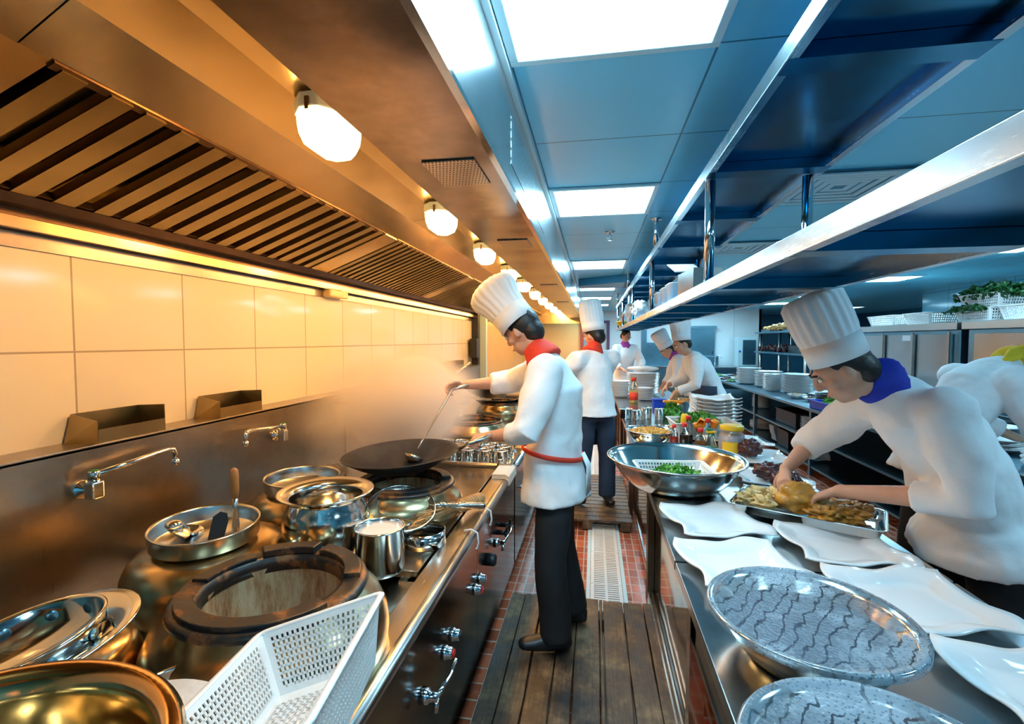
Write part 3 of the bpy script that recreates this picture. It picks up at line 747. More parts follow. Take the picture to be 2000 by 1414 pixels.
m = MB(); m.prism([(-.025, -.005), (.02, -.01), (.033, .05), (.028, .075), (.008, .082), (-.012, .068)], -.001, .002, TR((0, 0, 0), e=(PI / 2 - .3, 0, .5)))
m.build('blade', 'black', t, bevel=.001)

# tilted pans at the left edge
t = thing('flared_pan', 'steel pan with a broad flat flared rim tilted on the dome at the left edge', 'pan', (-1.10, .745, .985))
t.rotation_euler = rotto((-.10, -.10, .98)).to_euler()
MB().lathe([(0, -.03), (.10, -.03), (.115, -.022), (.125, .0), (.15, .006), (.178, .012), (.180, .015), (.176, .017), (.148, .010), (.120, .004), (.108, -.018), (.095, -.024), (0, -.024)], n=80).build('pan_body', 'bright', t)
t = thing('perforated_ring_pan', 'round steel ring pan with round side holes resting in the flared pan', 'pan', (-1.095, .735, .985))
t.rotation_euler = rotto((-.12, -.12, .98)).to_euler()
MB().lathe([(0, -.018), (.118, -.018), (.122, -.014), (.128, .032), (.132, .038), (.128, .041), (.122, .034), (.116, -.010), (0, -.012)], n=80).build('pan_body', 'bright', t)
for k in range(10):
    a = k * 2 * PI / 10 + .3; m = MB()
    for rr_, sg in ((.1262, 1), (.1185, -1)):
        m.lathe([(0, 0), (.0115, 0), (.011, .001), (0, .001)], TR((rr_ * math.cos(a), rr_ * math.sin(a), .012), (math.cos(a) * sg, math.sin(a) * sg, -.1 * sg)), 18)
    m.build('round_hole', 'bluesteel', t)

t = thing('large_mixing_bowl', 'very large gold-lit steel mixing bowl with thick rolled rim in the bottom left corner', 'bowl', (-.80, .365, 1.03))
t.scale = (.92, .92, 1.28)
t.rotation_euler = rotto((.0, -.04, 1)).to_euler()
MB().lathe([(0, -.20), (.12, -.198), (.20, -.17), (.255, -.11), (.278, -.04), (.283, -.018), (.292, .002), (.308, .012), (.322, .012), (.334, .002), (.334, -.010), (.328, -.014), (.320, -.002), (.306, .004), (.292, -.006), (.284, -.03), (.275, -.06), (.250, -.12), (.20, -.178), (.12, -.205), (0, -.207)], n=96).build('bowl_body', 'warmlit', t)

t = thing('flour_bowl', 'small steel bowl of white flour between the big gold-lit bowl and the plastic basket', 'bowl', (-.79, .77, .80))
MB().lathe([(0, 0), (.06, 0), (.072, .03), (.078, .125), (.082, .128), (.078, .131), (.074, .125), (.068, .03), (0, .008)], n=48).build('bowl_body', 'bowl', t)
m = MB(); n = 14; R = .073
prof = [(R * k / n, .108 + .014 * math.cos(k / n * PI / 2)) for k in range(n + 1)]
m.lathe(prof, n=40, mod=lambda a, j: 1).build('flour', 'flour', t)

# ------------------------------------------------------------ woks
def wok(name, x, y, z, r, lab, ax=(0, 0, 1), handle=None, mat='castiron', depth=.30, contents=None):
    t = thing(name, lab, 'wok', (x, y, z)); t.rotation_euler = rotto(ax).to_euler()
    prof = []
    n = 12; d = r * depth * 1.5
    for k in range(n + 1):
        u = k / n; prof.append((r * u, -d * (1 - u * u)))
    inner = [(a, b + .004) for a, b in reversed(prof)]; inner[0] = (r - .001, .003)
    MB().lathe(prof + [(r + .003, .001)] + inner, n=72).build('wok_body', mat, t)
    if handle is not None:
        c, s_ = math.cos(handle), math.sin(handle)
        MB().tube([(r * .98 * c, r * .98 * s_, -.005), ((r + .05) * c, (r + .05) * s_, .02), ((r + .17) * c, (r + .17) * s_, .05)], [.012, .011, .016], 10).build('handle', 'rim', t)
    if contents:
        MB().lathe([(0, -d * .55), (r * .5, -d * .6), (r * .62, -d * .62), (r * .55, -d * .68), (0, -d * .75)], n=40, mod=lambda a, j: 1 + .1 * noise.noise(V((math.cos(a) * 2, math.sin(a) * 2, j)))).build('contents', contents, t)
    return t
wok('steaming_wok', -.89, 2.10, 1.075, .27, 'large dark wok steaming over the second burner, its handle held by the near chef', (-.05, -.03, 1), .25, 'castiron', .24)
wok('raised_wok', -.92, 4.15, 1.21, .27, 'raised dark wok in the haze behind the near chef arms', (.05, -.05, 1), -.4)
wok('range_wok', -1.0, 4.95, .99, .26, 'dark wok on the far burner behind the steam', (0, 0, 1), -.6)

# perforated ladles / skimmers hung on the ledge
def skimmer(x, y, z, r, lab, hv):
    t = thing('perforated_skimmer', lab, 'skimmer', (x, y, z), group='perforated skimmers resting on the ledge')
    MB().lathe([(0, -r * .42), (r * .4, -r * .36), (r * .75, -r * .2), (r, 0)], n=40).build('bowl', 'grille', t, solid=.002)
    MB().tube([(r * math.cos(a), r * math.sin(a), 0) for a in [2 * PI * k / 40 for k in range(40)]], .004, 6, closed=True).build('rim_wire', 'bright', t)
    hv = V(hv)
    MB().tube([(r * .6, r * .5, .0), V((r * .6, r * .5, 0)) + hv], [.006, .009], 10).tube([(r * .8, r * .2, .0), V((r * .7, r * .4, 0)) + hv * .95], .005, 8).build('handles', 'rim', t)
    m = MB().tube([(-.03, -.05, -.06), (-.03, .0, -.10), (-.03, .04, -.06), (-.03, .08, -.10), (-.03, .12, -.05)], .003, 6).build('wall_bracket', 'rim', t)
skimmer(-1.56, 2.92, 1.215, .15, 'big perforated skimmer with two pale handles hooked on the ledge near the steam', (.14, .42, .18))
skimmer(-1.56, 4.75, 1.235, .15, 'farther perforated skimmer on the ledge under the small flue boxes', (.10, .35, .12))
t = thing('crumpled_plastic_bag', 'small crumpled clear plastic bag on the deck by the backsplash', 'plastic bag', (-1.44, 2.42, .80))
m = MB(); bm_ = []
m.ell((0, 0, .05), (.075, .09, .055), n=14)
m.v = [p + V((noise.noise(p * 30), noise.noise(p * 30 + V((9, 0, 0))), noise.noise(p * 30 + V((0, 9, 0))))) * .02 for p in m.v]
m.build('bag', 'clearplastic', t)

# tray of steel seasoning cups
t = thing('seasoning_tray', 'flat steel tray carrying the rows of steel seasoning cups beside the near chef', 'tray', (-.80, 3.10, .802))
m = MB(); a, b = .285, .20
for bx in ((-a, a, -b, b, .0, .006),): m.box(*bx)
m.add([(-a, -b, .004), (a, -b, .004), (a, b, .004), (-a, b, .004), (-a - .02, -b - .02, .035), (a + .02, -b - .02, .035), (a + .02, b + .02, .035), (-a - .02, b + .02, .035)], [(0, 1, 5, 4), (1, 2, 6, 5), (2, 3, 7, 6), (3, 0, 4, 7)])
m.build('tray_body', 'bright', t, solid=.003)
c0 = None; k = 0
words = ['front left corner', 'front row second from left', 'front row middle', 'front row second from right', 'front right corner',
         'middle row left end', 'middle row second from left', 'middle row centre', 'middle row second from right', 'middle row right end',
         'back row left end', 'back row second from left', 'back row centre', 'back row second from right', 'back row right end']
cont = ['soup', 'milk', 'sauce', 'flour', 'redsauce']
protos = {}
for j in range(3):
    for i in range(5):
        x = -1.02 + i * .108; y = 2.975 + j * .125; lab = 'steel seasoning cup on the seasoning tray, ' + words[k]
        c = cont[(i * 2 + j) % 5]
        if c not in protos: protos[c] = cyl_pot('seasoning_cup', x, y, .808, .046, .088, lab, 'cup', c, .75, group='steel seasoning cups on the tray')
        else: dup(protos[c], (x, y, .808), label=lab)
        k += 1
t = thing('pepper_shaker', 'small steel shaker standing in front of the seasoning cups by the chef', 'shaker', (-.575, 2.905, .808))
MB().lathe([(0, 0), (.016, 0), (.016, .05), (.012, .055), (0, .055)], n=20).build('shaker_body', 'bright', t)
MB().lathe([(0, .056), (.014, .056), (.013, .068), (0, .07)], n=16).build('cap', 'black', t)
cyl_pot('steel_pot', -1.15, 5.55, .80, .13, .2, 'tall steel stock pot on the far range below the farther skimmer', 'pot')
cyl_pot('steel_pot', -1.3, 4.35, 1.0, .14, .06, 'shallow steel pan held above the far range in the haze', 'pan', None, .8, .3)

# white plastic basket
def basket(name, lab, loc, rot, L, W, H, mat='plastic', slots=True, group=None, cat='basket', nh=None, tp=.82, pitch=.0125):
    t = thing(name, lab, cat, loc, rot=rot, group=group)
    m = MB(); a, b = W / 2, L / 2
    def wall(p0, p1, q0, q1, nu, nv, fu=.55, fv=.6):
        # p0->p1 bottom edge, q0->q1 top edge ; grid of bars with holes between them
        p0, p1, q0, q1 = map(V, (p0, p1, q0, q1))
        def at(u, v): return (p0.lerp(p1, u)).lerp(q0.lerp(q1, u), v)
        def quad(u0, u1, v0, v1): m.add([at(u0, v0), at(u1, v0), at(u1, v1), at(u0, v1)], [(0, 1, 2, 3)])
        mu, mv = .06, .10
        quad(0, 1, 0, mv); quad(0, 1, 1 - mv, 1); quad(0, mu, mv, 1 - mv); quad(1 - mu, 1, mv, 1 - mv)
        U = 1 - 2 * mu; Vv = 1 - 2 * mv
        for i in range(nu):
            u0 = mu + U * i / nu; quad(u0, u0 + U / nu * (1 - fu), mv, 1 - mv)
        for j in range(nv):
            v0 = mv + Vv * j / nv; quad(mu, 1 - mu, v0, v0 + Vv / nv * (1 - fv))
    k = tp
    B = [(-a * k, -b * k, 0), (a * k, -b * k, 0), (a * k, b * k, 0), (-a * k, b * k, 0)]
    T = [(-a, -b, H), (a, -b, H), (a, b, H), (-a, b, H)]
    nl = max(6, int(L / pitch)); nw = max(6, int(W / pitch)); nh = nh or max(3, int(H / (pitch * 1.05)))
    for i in range(4):
        j = (i + 1) % 4; wall(B[i], B[j], T[i], T[j], nw if i % 2 == 0 else nl, nh)
    m.build('side_walls', mat, t, solid=.0028)
    m = MB(); wall(B[0], B[1], B[3], B[2], max(5, nw * 2 // 3), max(5, nl // 2), .5, .25); m.build('base', mat, t, solid=.0028)
    m = MB(); e = .012
    pts = []
    for (cx, cy, a0) in ((a - e, b - e, 0), (-a + e, b - e, PI / 2), (-a + e, -b + e, PI), (a - e, -b + e, 1.5 * PI)):
        for q in range(4): pts.append((cx + (e + .006) * math.cos(a0 + q * PI / 6), cy + (e + .006) * math.sin(a0 + q * PI / 6), H))
    m.tube(pts, [(.004, .008)] * len(pts), 8, closed=True, up=(0, 0, 1)).build('rim', mat, t)
    return t
# ------------------------------------------------------------ wall box
t = thing('socket_box', 'small cream socket box on the tiled wall right under the hood lip', 'socket', (-1.825, 3.12, 1.93))
MB().box(-.01, .05, -.11, .06, -.03, .03).build('housing', 'amberwall', t, bevel=.01)
MB().box(.0, .045, .06, .14, -.025, .025).build('cover', 'amberwall', t, bevel=.006)
# dark screen and cabinet at the far left past the tiles
t = thing('hanging_cabinet', 'dark cabinet on the wall past the end of the cream tiles', 'cabinet', (-1.75, 6.9, 1.35))
MB().box(-.06, .05, -.08, .1, 0, .28).build('cabinet_body', 'black', t, bevel=.006)
basket('plastic_basket', 'white slotted plastic basket tilted on the range edge in the bottom foreground', (-.478, .681, .953 + .0), Matrix(((.928, -.202, -.313), (.227, .973, .043), (.296, -.111, .949))).to_euler(), .40, .25, .11, tp=.76)
cyl_pot('steel_pot', -.52, .70, .802, .055, .10, 'low steel pot propping up the tilted plastic basket', 'pot')
# ============================================================ RIGHT: WORK TABLES
TZ = .80
def work_table(y0, y1, lab, near):
    t = thing('work_table', lab, 'work table', (.74, y0, 0), group='stainless work tables in the middle of the kitchen'); O = V((.74, y0, 0))
    def hb(m, name, mat, **k): m.v = [p - O for p in m.v]; return m.build(name, mat, k.pop('parent', t), **k)
    hb(MB().box(.296, 1.188, y0, y1, .762, .80), 'tabletop', 'table', bevel=.003)
    if near:
        for x in (.335, 1.11):
            for y in (y0 + .02, y1 - .08): hb(MB().box(x, x + .05, y, y + .06, .0, .762), 'leg', 'mirror')
        hb(MB().box(.34, 1.15, y0 + .05, y1 - .05, .55, .57), 'undershelf', 'front')
        hb(MB().box(.345, .352, y0 + .1, y1 - .12, .57, .74), 'drawer_front', 'front', bevel=.002)
    else:
        hb(MB().box(.365, .372, y0 + .04, y1, .11, .762), 'front_panel', 'mirror')
        hb(MB().box(1.14, 1.15, y0 + .04, y1, .11, .762), 'rear_panel', 'front')
        hb(MB().box(.365, 1.15, y0 + .04, y0 + .05, .11, .762), 'end_panel', 'mirror')
        hb(MB().box(.322, .36, y0, 2.86, .05, .075).box(.326, .334, y0, 2.86, .03, .11).box(.346, .354, y0, 2.86, .03, .11), 'bottom_track', 'rim')
        for y in (2.88, 4.4, 5.9, 7.4): hb(MB().box(.325, .362, y, y + .03, .02, .762).box(.325, .362, y + .05, y + .08, .02, .762), 'leg', 'trough')
        for y in (2.895, 4.42, 5.92): hb(MB().box(.34, .362, y, y + .05, .05, .762), 'door_gap', 'black')
        hb(MB().box(.36, 1.15, y0, y1, .09, .11), 'bottom_shelf', 'front')
    return t
work_table(.25, 1.765, 'nearest stainless work table carrying the film covered basins', True)
work_table(1.78, 8.2, 'long stainless work table behind the nearest one, carrying the big bowl', False)

# overhead shelf
t = thing('overhead_shelf', 'long two tier stainless overhead shelf hung above the work tables', 'shelf', (.63, 1.0, 0)); O = V((.63, 1.0, 0))
def hb(m, name, mat, par=None, **k): m.v = [p - O for p in m.v]; return m.build(name, mat, par or t, **k)
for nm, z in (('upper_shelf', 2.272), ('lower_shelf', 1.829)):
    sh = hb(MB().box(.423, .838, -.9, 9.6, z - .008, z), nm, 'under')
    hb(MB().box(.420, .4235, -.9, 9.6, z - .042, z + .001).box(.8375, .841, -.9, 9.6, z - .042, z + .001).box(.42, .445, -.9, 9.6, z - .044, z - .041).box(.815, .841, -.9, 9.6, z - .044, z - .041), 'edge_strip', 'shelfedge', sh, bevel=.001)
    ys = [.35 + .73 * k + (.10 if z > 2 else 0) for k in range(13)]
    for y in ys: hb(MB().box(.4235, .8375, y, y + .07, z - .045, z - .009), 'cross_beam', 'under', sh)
for y in (.1, 2.03, 3.96, 5.89, 7.8, 9.4):
    for x in (.452, .808):
        hb(MB().tube([(x, y, 1.83), (x, y, 2.235)], .0195, 18), 'post', 'chrome')
for y in (.9, 3.505, 6.3, 9.0):
    for x in (.425, .82): hb(MB().tube([(x, y, 2.272), (x, y, HZ - .001)], .018, 14).lathe([(0, 0), (.04, 0), (.04, -.008), (0, -.008)], TR((x, y, HZ - .001)), 18), 'hanger', 'chrome')

# ------------------------------------------------------------ wavy porcelain plates
def wavy_outline(u, a, A):        # u in 0..4
    i = int(u) % 4; t = u - int(u); s = 2 * t - 1
    x = s * a; y = -a + A * math.sin(PI * s) * (1 - .15 * s)     # S-curved side
    c, sn = math.cos(i * PI / 2), math.sin(i * PI / 2)
    return x * c - y * sn, x * sn + y * c
def plate_mesh(a=.18, A=.022, h=.022, N=24, corner=.012):
    m = MB(); rings = [0, .45, .62, .66, .72, .90, 1.0]; hs = [.001, .001, .0015, .006, .016, .022, .026]
    pts = []; K = 4 * N
    for r, hh in zip(rings[1:], hs[1:]):
        for k in range(K):
            u = 4 * k / K; x, y = wavy_outline(u, a, A); t = u - int(u)
            cw = (abs(2 * t - 1)) ** 3                                   # 1 at corners
            sh = 1 - (.10 * (1 - r) / .55 if r < 1 else 0) * cw
            z = hh + (corner * cw * max(0, (r - .7) / .3)) - .005 * math.cos(4 * PI * t) * max(0, (r - .7) / .3)
            pts.append((x * r * sh, y * r * sh, z))
    vs = [(0, 0, .002)] + pts; fs = [(0, 1 + k, 1 + (k + 1) % K) for k in range(K)]
    for r in range(len(rings) - 2):
        for k in range(K):
            k2 = (k + 1) % K; fs.append((1 + r * K + k, 1 + (r + 1) * K + k, 1 + (r + 1) * K + k2, 1 + r * K + k2))
    m.add(vs, fs, True); return m
PL = None
def wavy_plate(x, y, z, rz, lab, tilt=(0, 0), group='white wavy square plates'):
    global PL
    if PL is None:
        PL = plate_mesh().build('wavy_plate', 'white', None)
        md = PL.modifiers.new('solid', 'SOLIDIFY'); md.thickness = .006; md.offset = 1; tag(PL, lab, 'plate', group); o = PL
    else: o = PL.copy(); COL.objects.link(o); o['label'] = lab; o['group'] = group
    o.location = (x, y, z + .008); o.rotation_euler = (tilt[0], tilt[1], rz); return o
wavy_plate(.515, 2.145, TZ, .12, 'empty white wavy plate in front of the big steel bowl')
wavy_plate(.51, 1.735, TZ, .10, 'empty white wavy plate tucked behind the nearer droplet covered basin', (0, 0))
wavy_plate(.93, 1.965, TZ, -.06, 'empty white wavy plate right under the tray of chicken')
wavy_plate(.955, 1.585, TZ, .02, 'large empty white wavy plate right of the film covered basin')
wavy_plate(1.03, 1.18, TZ, -.1, 'empty white wavy plate at the right edge below the other one')
for k in range(4): wavy_plate(1.09, .88, TZ + .012 * k + .012, .1, 'white wavy plate in the small stack at the bottom right corner, ' + nth(3 - k, 4), group='stacked wavy plates in the bottom right corner')
wavy_plate(.975, 2.50, TZ, .05, 'white wavy plate half hidden behind the chicken tray')
wavy_plate(.985, 2.90, TZ, -.05, 'white wavy plate with dark meat by the chef hand, beside the big bowl')
wavy_plate(1.10, 3.37, TZ, .0, 'white wavy plate with dark meat, right of the yellow lidded jar')
wavy_plate(1.12, 3.88, TZ, .0, 'white wavy plate with dark meat, farthest of the meat plates')

def lump(name, lab, cat, loc, r, mat, seed, amp=.35, freq=2.2, rot=0, par=None, n=22, group=None):
    m = MB().ell((0, 0, 0), 1.0, n=n); out = []
    for p in m.v:
        q = p.normalized(); s_ = V((seed * 3.1, seed * 1.7, seed))
        d = 1 + amp * (noise.noise(q * freq + s_)) + amp * .5 * abs(noise.noise(q * freq * 2.4 + s_)) 
        out.append(V((q.x * d * r[0], q.y * d * r[1], q.z * d * r[2])))
    mz = min(p.z for p in out); m.v = [p - V((0, 0, mz)) for p in out]
    o = m.build(name, mat, par); o.location = loc; o.rotation_euler = (0, 0, rot)
    if lab: tag(o, lab, cat, group)
    return o
lump('braised_meat', 'wrinkled dark braised meat on the plate by the chef hand', 'meat', (.975, 2.87, TZ + .012), (.068, .058, .042), 'meat', 1, .5, 2.6, group='dark braised meats on plates')
lump('braised_meat', 'wrinkled dark braised meat on the plate right of the big jar', 'meat', (1.05, 3.42, TZ + .012), (.07, .06, .052), 'meat', 2, .5, 2.6, .8, group='dark braised meats on plates')
lump('braised_meat', 'dark braised meat on the farthest meat plate, mostly behind the jar', 'meat', (1.04, 3.86, TZ + .012), (.065, .06, .05), 'meat', 3, .5, 2.6, 1.6, group='dark braised meats on plates')
lump('braised_meat', 'dark braised meat half hidden behind the chicken tray under the hands', 'meat', (.955, 2.56, TZ + .012), (.068, .06, .062), 'meat', 4, .5, 2.6, .3, group='dark braised meats on plates')

# chicken tray
t = thing('roasting_tray', 'rectangular steel tray of golden chicken in front of the leaning chef', 'tray', (.925, 2.255, .829), rz=-.49)
m = MB(); a, b, h = .275, .150, .045
def rrect(a, b, c, z, n=5):
    out = []
    for cx, cy, a0 in ((a - c, b - c, 0), (-a + c, b - c, PI / 2), (-a + c, -b + c, PI), (a - c, -b + c, 1.5 * PI)):
        out += [(cx + c * math.cos(a0 + q * PI / 2 / n), cy + c * math.sin(a0 + q * PI / 2 / n), z) for q in range(n + 1)]
    return out
rings = [rrect(a * .90, b * .86, .02, 0), rrect(a * .94, b * .91, .025, .006), rrect(a * .985, b * .975, .03, h - .004), rrect(a + .004, b + .004, .034, h), rrect(a + .010, b + .010, .038, h - .001)]
K = len(rings[0]); vs = sum(rings, []); fs = [(r * K + k, r * K + (k + 1) % K, (r + 1) * K + (k + 1) % K, (r + 1) * K + k) for r in range(len(rings) - 1) for k in range(K)] + [tuple(range(K))]
m.add(vs, fs, True).build('tray_body', 'bright', t, solid=.002)
T_ = t.matrix_basis.copy()
def trayp(x, y, z=.0): 
    c, s_ = math.cos(-.49), math.sin(-.49); return (.925 + x * c - y * s_, 2.255 + x * s_ + y * c, .838 + z)
lump('roast_chicken', 'whole golden roast chicken in the middle of the tray under the hands', 'chicken', trayp(-.03, -.01), (.082, .07, .062), 'chicken', 6, .3, 2.0)
rr = random.Random(5)
names = ['at the left end of the tray', 'left of the whole chicken, near edge', 'left of the whole chicken, far edge', 'tucked at the far left corner',
         'just right of the whole chicken', 'near edge right of the whole chicken', 'middle of the right half of the tray', 'far edge of the right half',
         'towards the right end of the tray', 'last at the right end of the tray']
for i, (x, y) in enumerate([(-.215, -.03), (-.15, -.075), (-.13, .05), (-.19, .06), (.075, .02), (.06, -.075), (.115, -.04), (.12, .06), (.165, -.02), (.185, .045)]):
    lump('offal_piece', 'pale curled piece of tripe in the tray, ' + names[i] if i < 4 else 'golden piece of chicken in the tray, ' + names[i], 'chicken piece' if i > 3 else 'tripe piece',
         trayp(x, y, -.002), (.048, .04, .026), 'noodle' if i < 5 else 'chicken', 10 + i, .9, 2.8, rr.uniform(0, 6), group='food pieces in the steel tray', n=26)

# ------------------------------------------------------------ basins
def basin(x, y, z, R, rb, h, lab, film=False, name='steel_basin', rim=.018, mat='bowl'):
    t = thing(name, lab, 'basin', (x, y, z))
    prof = [(0, 0), (rb, 0), (rb + .012, .004)]
    for k in range(1, 9):
        u = k / 8; prof.append((rb + (R - rim - rb) * (u ** .62), h * u * .97 + .004 * (1 - u)))
    outer = list(prof); inner = [(r - .003, zz + .003) for r, zz in reversed(prof[1:-1])]
    MB().lathe(outer + [(R - .004, h + .001), (R, h), (R - .001, h + .005), (R - .006, h + .006), (R - rim, h + .004)] + inner + [(0, .004)], n=96).build('basin_body', mat, t)
    if film:
        m = MB(); n = 14
        pr = [(R * .90 * k / n, h + .0015 - .003 * math.cos(k / n * PI / 2)) for k in range(n + 1)] + [(R * .93, h + .006), (R * .985, h + .0075)] + [(R + .001, h + .003), (R + .001, h - .012)]
        m.lathe(pr, n=96, mod=lambda a, j: 1 + (.002 * math.sin(a * 23) if j > n else 0)).build('plastic_film', 'film', t)
        MB().lathe([(0, h * .66), (R * .8, h * .66), (R * .8, h * .6), (0, h * .6)], n=48).build('contents', 'navy', t)
    return t
basin(.44, 2.69, TZ, .365, .20, .165, 'huge open steel basin with a basket of greens inside it')
basin(.535, 1.275, TZ, .236, .13, .118, 'steel basin covered with plastic film full of water streaks, behind the other one', True)
basin(.475, .80, TZ, .232, .13, .112, 'nearest steel basin covered with streaky plastic film at the bottom edge', True)
basin(.445, 3.86, TZ, .19, .11, .095, 'steel basin heaped with golden corn behind the huge basin')
def heap(name, lab, cat, loc, R, h, mat, n, size, seed=1, leaf=False, par=None, rect=None, group=None):
    rr = random.Random(seed); m = MB()
    m.lathe([(0, h * .85), (R * .5, h * .7), (R * .9, h * .1), (R, 0), (0, 0)] if not rect else [(0, 0)] * 2, n=24) if not rect else m.ell((0, 0, h * .2), (rect[0] * .9, rect[1] * .9, h * .5), n=10)
    for i in range(n):
        if rect: x, y = rr.uniform(-1, 1) * rect[0], rr.uniform(-1, 1) * rect[1]; q = max(abs(x) / rect[0], abs(y) / rect[1])
        else: a = rr.uniform(0, 2 * PI); q = math.sqrt(rr.random()); x, y = R * q * math.cos(a), R * q * math.sin(a)
        z = h * (1 - q ** 2) * .8 + rr.uniform(-.2, .3) * h
        s_ = size * rr.uniform(.6, 1.3)
        if leaf:
            R3 = Euler((rr.uniform(-1, 1), rr.uniform(-1, 1), rr.uniform(0, 6.3))).to_matrix().to_4x4()
            mm = Matrix.Translation((x, y, z)) @ R3; g = []
            for u in range(5):
                for v in range(3):
                    wv = math.sin(PI * (u + .35) / 5.0) * .42; g.append(((u / 4 - .5) * s_ * 1.6, (v - 1) * s_ * wv, s_ * (.25 * abs(v - 1) + .18 * math.sin(u * 2 + i) + rr.uniform(-.08, .08))))
            m.add(g, [(u * 3 + v, u * 3 + v + 1, u * 3 + v + 4, u * 3 + v + 3) for u in range(4) for v in range(2)], True, mm)
        else: m.ell((x, y, z), (s_, s_ * .8, s_ * .6), n=5, e=(rr.uniform(0, 3), rr.uniform(0, 3), 0))
    o = m.build(name, mat, par); o.location = loc
    if par is None: tag(o, lab, cat, group, 'stuff')
    return o
heap('corn_kernels', 'golden fried corn kernels heaped in the steel basin', 'corn', (.445, 3.86, TZ + .07), .165, .045, 'corn', 420, .0085, 3)
basket('plastic_basket', 'white slotted plastic basket of greens standing in the huge basin', (.44, 2.70, TZ + .008), (0, 0, .1), .30, .38, .095, 'plastic', pitch=.02)
heap('chopped_greens', 'pale chopped leafy greens in the basket inside the huge basin', 'greens', (.45, 2.70, TZ + .035), .14, .07, 'leaf', 260, .026, 4, True)
basket('plastic_basket', 'white slotted plastic basket of lettuce between the bottles and the square plates', (.90, 4.20, TZ), (0, 0, .06), .36, .50, .13, 'plastic', pitch=.016)
heap('lettuce', 'bright green lettuce leaves heaped in the white basket behind the bottles', 'lettuce', (.88, 4.22, TZ + .09), .17, .09, 'leaf', 300, .035, 5, True)
cyl_pot('steel_pot', .63, 3.55, TZ, .055, .05, 'small round steel pot between the corn basin and the sauce bottles', 'pot')

# ------------------------------------------------------------ stack of square plates
sp = None
def stacked(meshfn, name, mat, x, y, z0, n, dz, desc, cat, group, jit=.004, rz=0, solid=.005):
    first = None; rr = random.Random(n + int(x * 100))
    for k in range(n):
        lab = desc + ', ' + nth(n - 1 - k, n)
        if first is None:
            first = meshfn().build(name, mat, None)
            if solid: md = first.modifiers.new('solid', 'SOLIDIFY'); md.thickness = solid; md.offset = 1
            o = first
        else: o = first.copy(); COL.objects.link(o)
        tag(o, lab, cat, group); o.location = (x + rr.uniform(-jit, jit), y + rr.uniform(-jit, jit), z0 + k * dz + .004); o.rotation_euler = (0, 0, rz + rr.uniform(-.03, .03))
stacked(lambda: plate_mesh(.185, .012, .03, 16, .03), 'square_plate', 'white', 1.10, 4.62, TZ, 9, .031, 'large white square plate in the stack behind the lettuce basket', 'plate', 'large square plates behind the lettuce basket')
def round_plate(r=.13, h=.02): 
    return MB().lathe([(0, .002), (r * .6, .002), (r * .72, .006), (r * .98, h), (r, h)], n=40)
def oval_plate(a=.25, b=.17, h=.025):
    m = round_plate(1, 1); m.v = [V((p.x * a, p.y * b, (.003 if p.z < .01 else p.z * h))) for p in m.v]; return m
# ------------------------------------------------------------ bottles
M['oilfill'] = plain('pale_oil', (.80, .55, .18), .1)
def bottle(x, y, r, h, lab, cap, liquid, fill=.6, name='sauce_bottle', glassm='glass', group='small sauce bottles beside the big jar', label_mat=None, z=TZ):
    t = thing(name, lab, 'bottle', (x, y, z), group=group)
    MB().lathe([(0, 0), (r * .9, 0), (r, .008), (r, h * .55), (r * .8, h * .68), (r * .42, h * .78), (r * .38, h * .88), (0, h * .88)], n=32).build('bottle_body', glassm, t)
    MB().lathe([(0, .004), (r * .88, .004), (r * .93, .01), (r * .93, h * .55 * fill), (0, h * .55 * fill)], n=28).build('liquid', liquid, t)
    MB().lathe([(0, h * .85), (r * .55, h * .85), (r * .55, h * .97), (r * .48, h), (0, h)], n=24).build('cap', cap, t)
    if label_mat: MB().lathe([(r * 1.01, h * .12), (r * 1.01, h * .42)], n=32).build('label', label_mat, t, solid=.0006)
bottle(.605, 3.75, .030, .165, 'small bottle of red sauce with red cap, leftmost of the sauce bottles', 'red', 'redsauce', .8)
bottle(.675, 3.72, .034, .185, 'dark soy sauce bottle with red cap beside the red sauce bottle', 'red', 'sauce', .9)
bottle(.74, 3.92, .034, .21, 'tall clear bottle with red cap standing behind the soy sauce bottle', 'red', 'sauce', .5)
bottle(.765, 3.60, .038, .17, 'squat bottle of brown sauce with red cap in the front row', 'red', 'brownsauce', .85)
bottle(.86, 3.80, .036, .21, 'bottle with a red cap just left of the yellow lidded jar', 'red', 'milk', .6, label_mat='paper')
t = thing('squeeze_bottle', 'clear conical squeeze bottle with yellow and green cap left of the big jar', 'bottle', (.838, 3.60, TZ))
MB().lathe([(0, 0), (.042, 0), (.045, .006), (.026, .10), (.018, .135), (0, .135)], n=32).build('bottle_body', 'glass', t)
MB().lathe([(0, .004), (.038, .004), (.030, .04), (0, .04)], n=24).build('liquid', 'leaf', t)
MB().box(-.035, .03, -.014, .014, .136, .152).build('cap', 'yellow', t, bevel=.005); MB().box(-.035, .0, -.012, .012, .154, .168).build('cap_lever', 'green', t, bevel=.004)
t = thing('glass_jar', 'big glass jar of pale paste with yellow lid and yellow label', 'jar', (.955, 3.52, TZ))
MB().lathe([(0, 0), (.075, 0), (.086, .010), (.088, .10), (.082, .145), (.068, .17), (.066, .182), (0, .182)], n=48).build('jar_body', 'glass', t)
m = MB().lathe([(0, .004), (.072, .004), (.083, .012), (.085, .10), (.079, .143), (.05, .15), (0, .15)], n=48); m.build('paste', plain('pale_paste', (.62, .56, .60), .4, 0, .25, 14), t)
MB().lathe([(0, .180), (.076, .180), (.078, .184), (.078, .205), (.073, .212), (0, .213)], n=40).build('lid', 'yellow', t)
m = MB(); n = 14; vs = []
for k in range(n + 1):
    a = -2.55 + 1.15 * k / n
    for z in (.03, .105): vs.append((.0892 * math.cos(a), .0892 * math.sin(a), z))
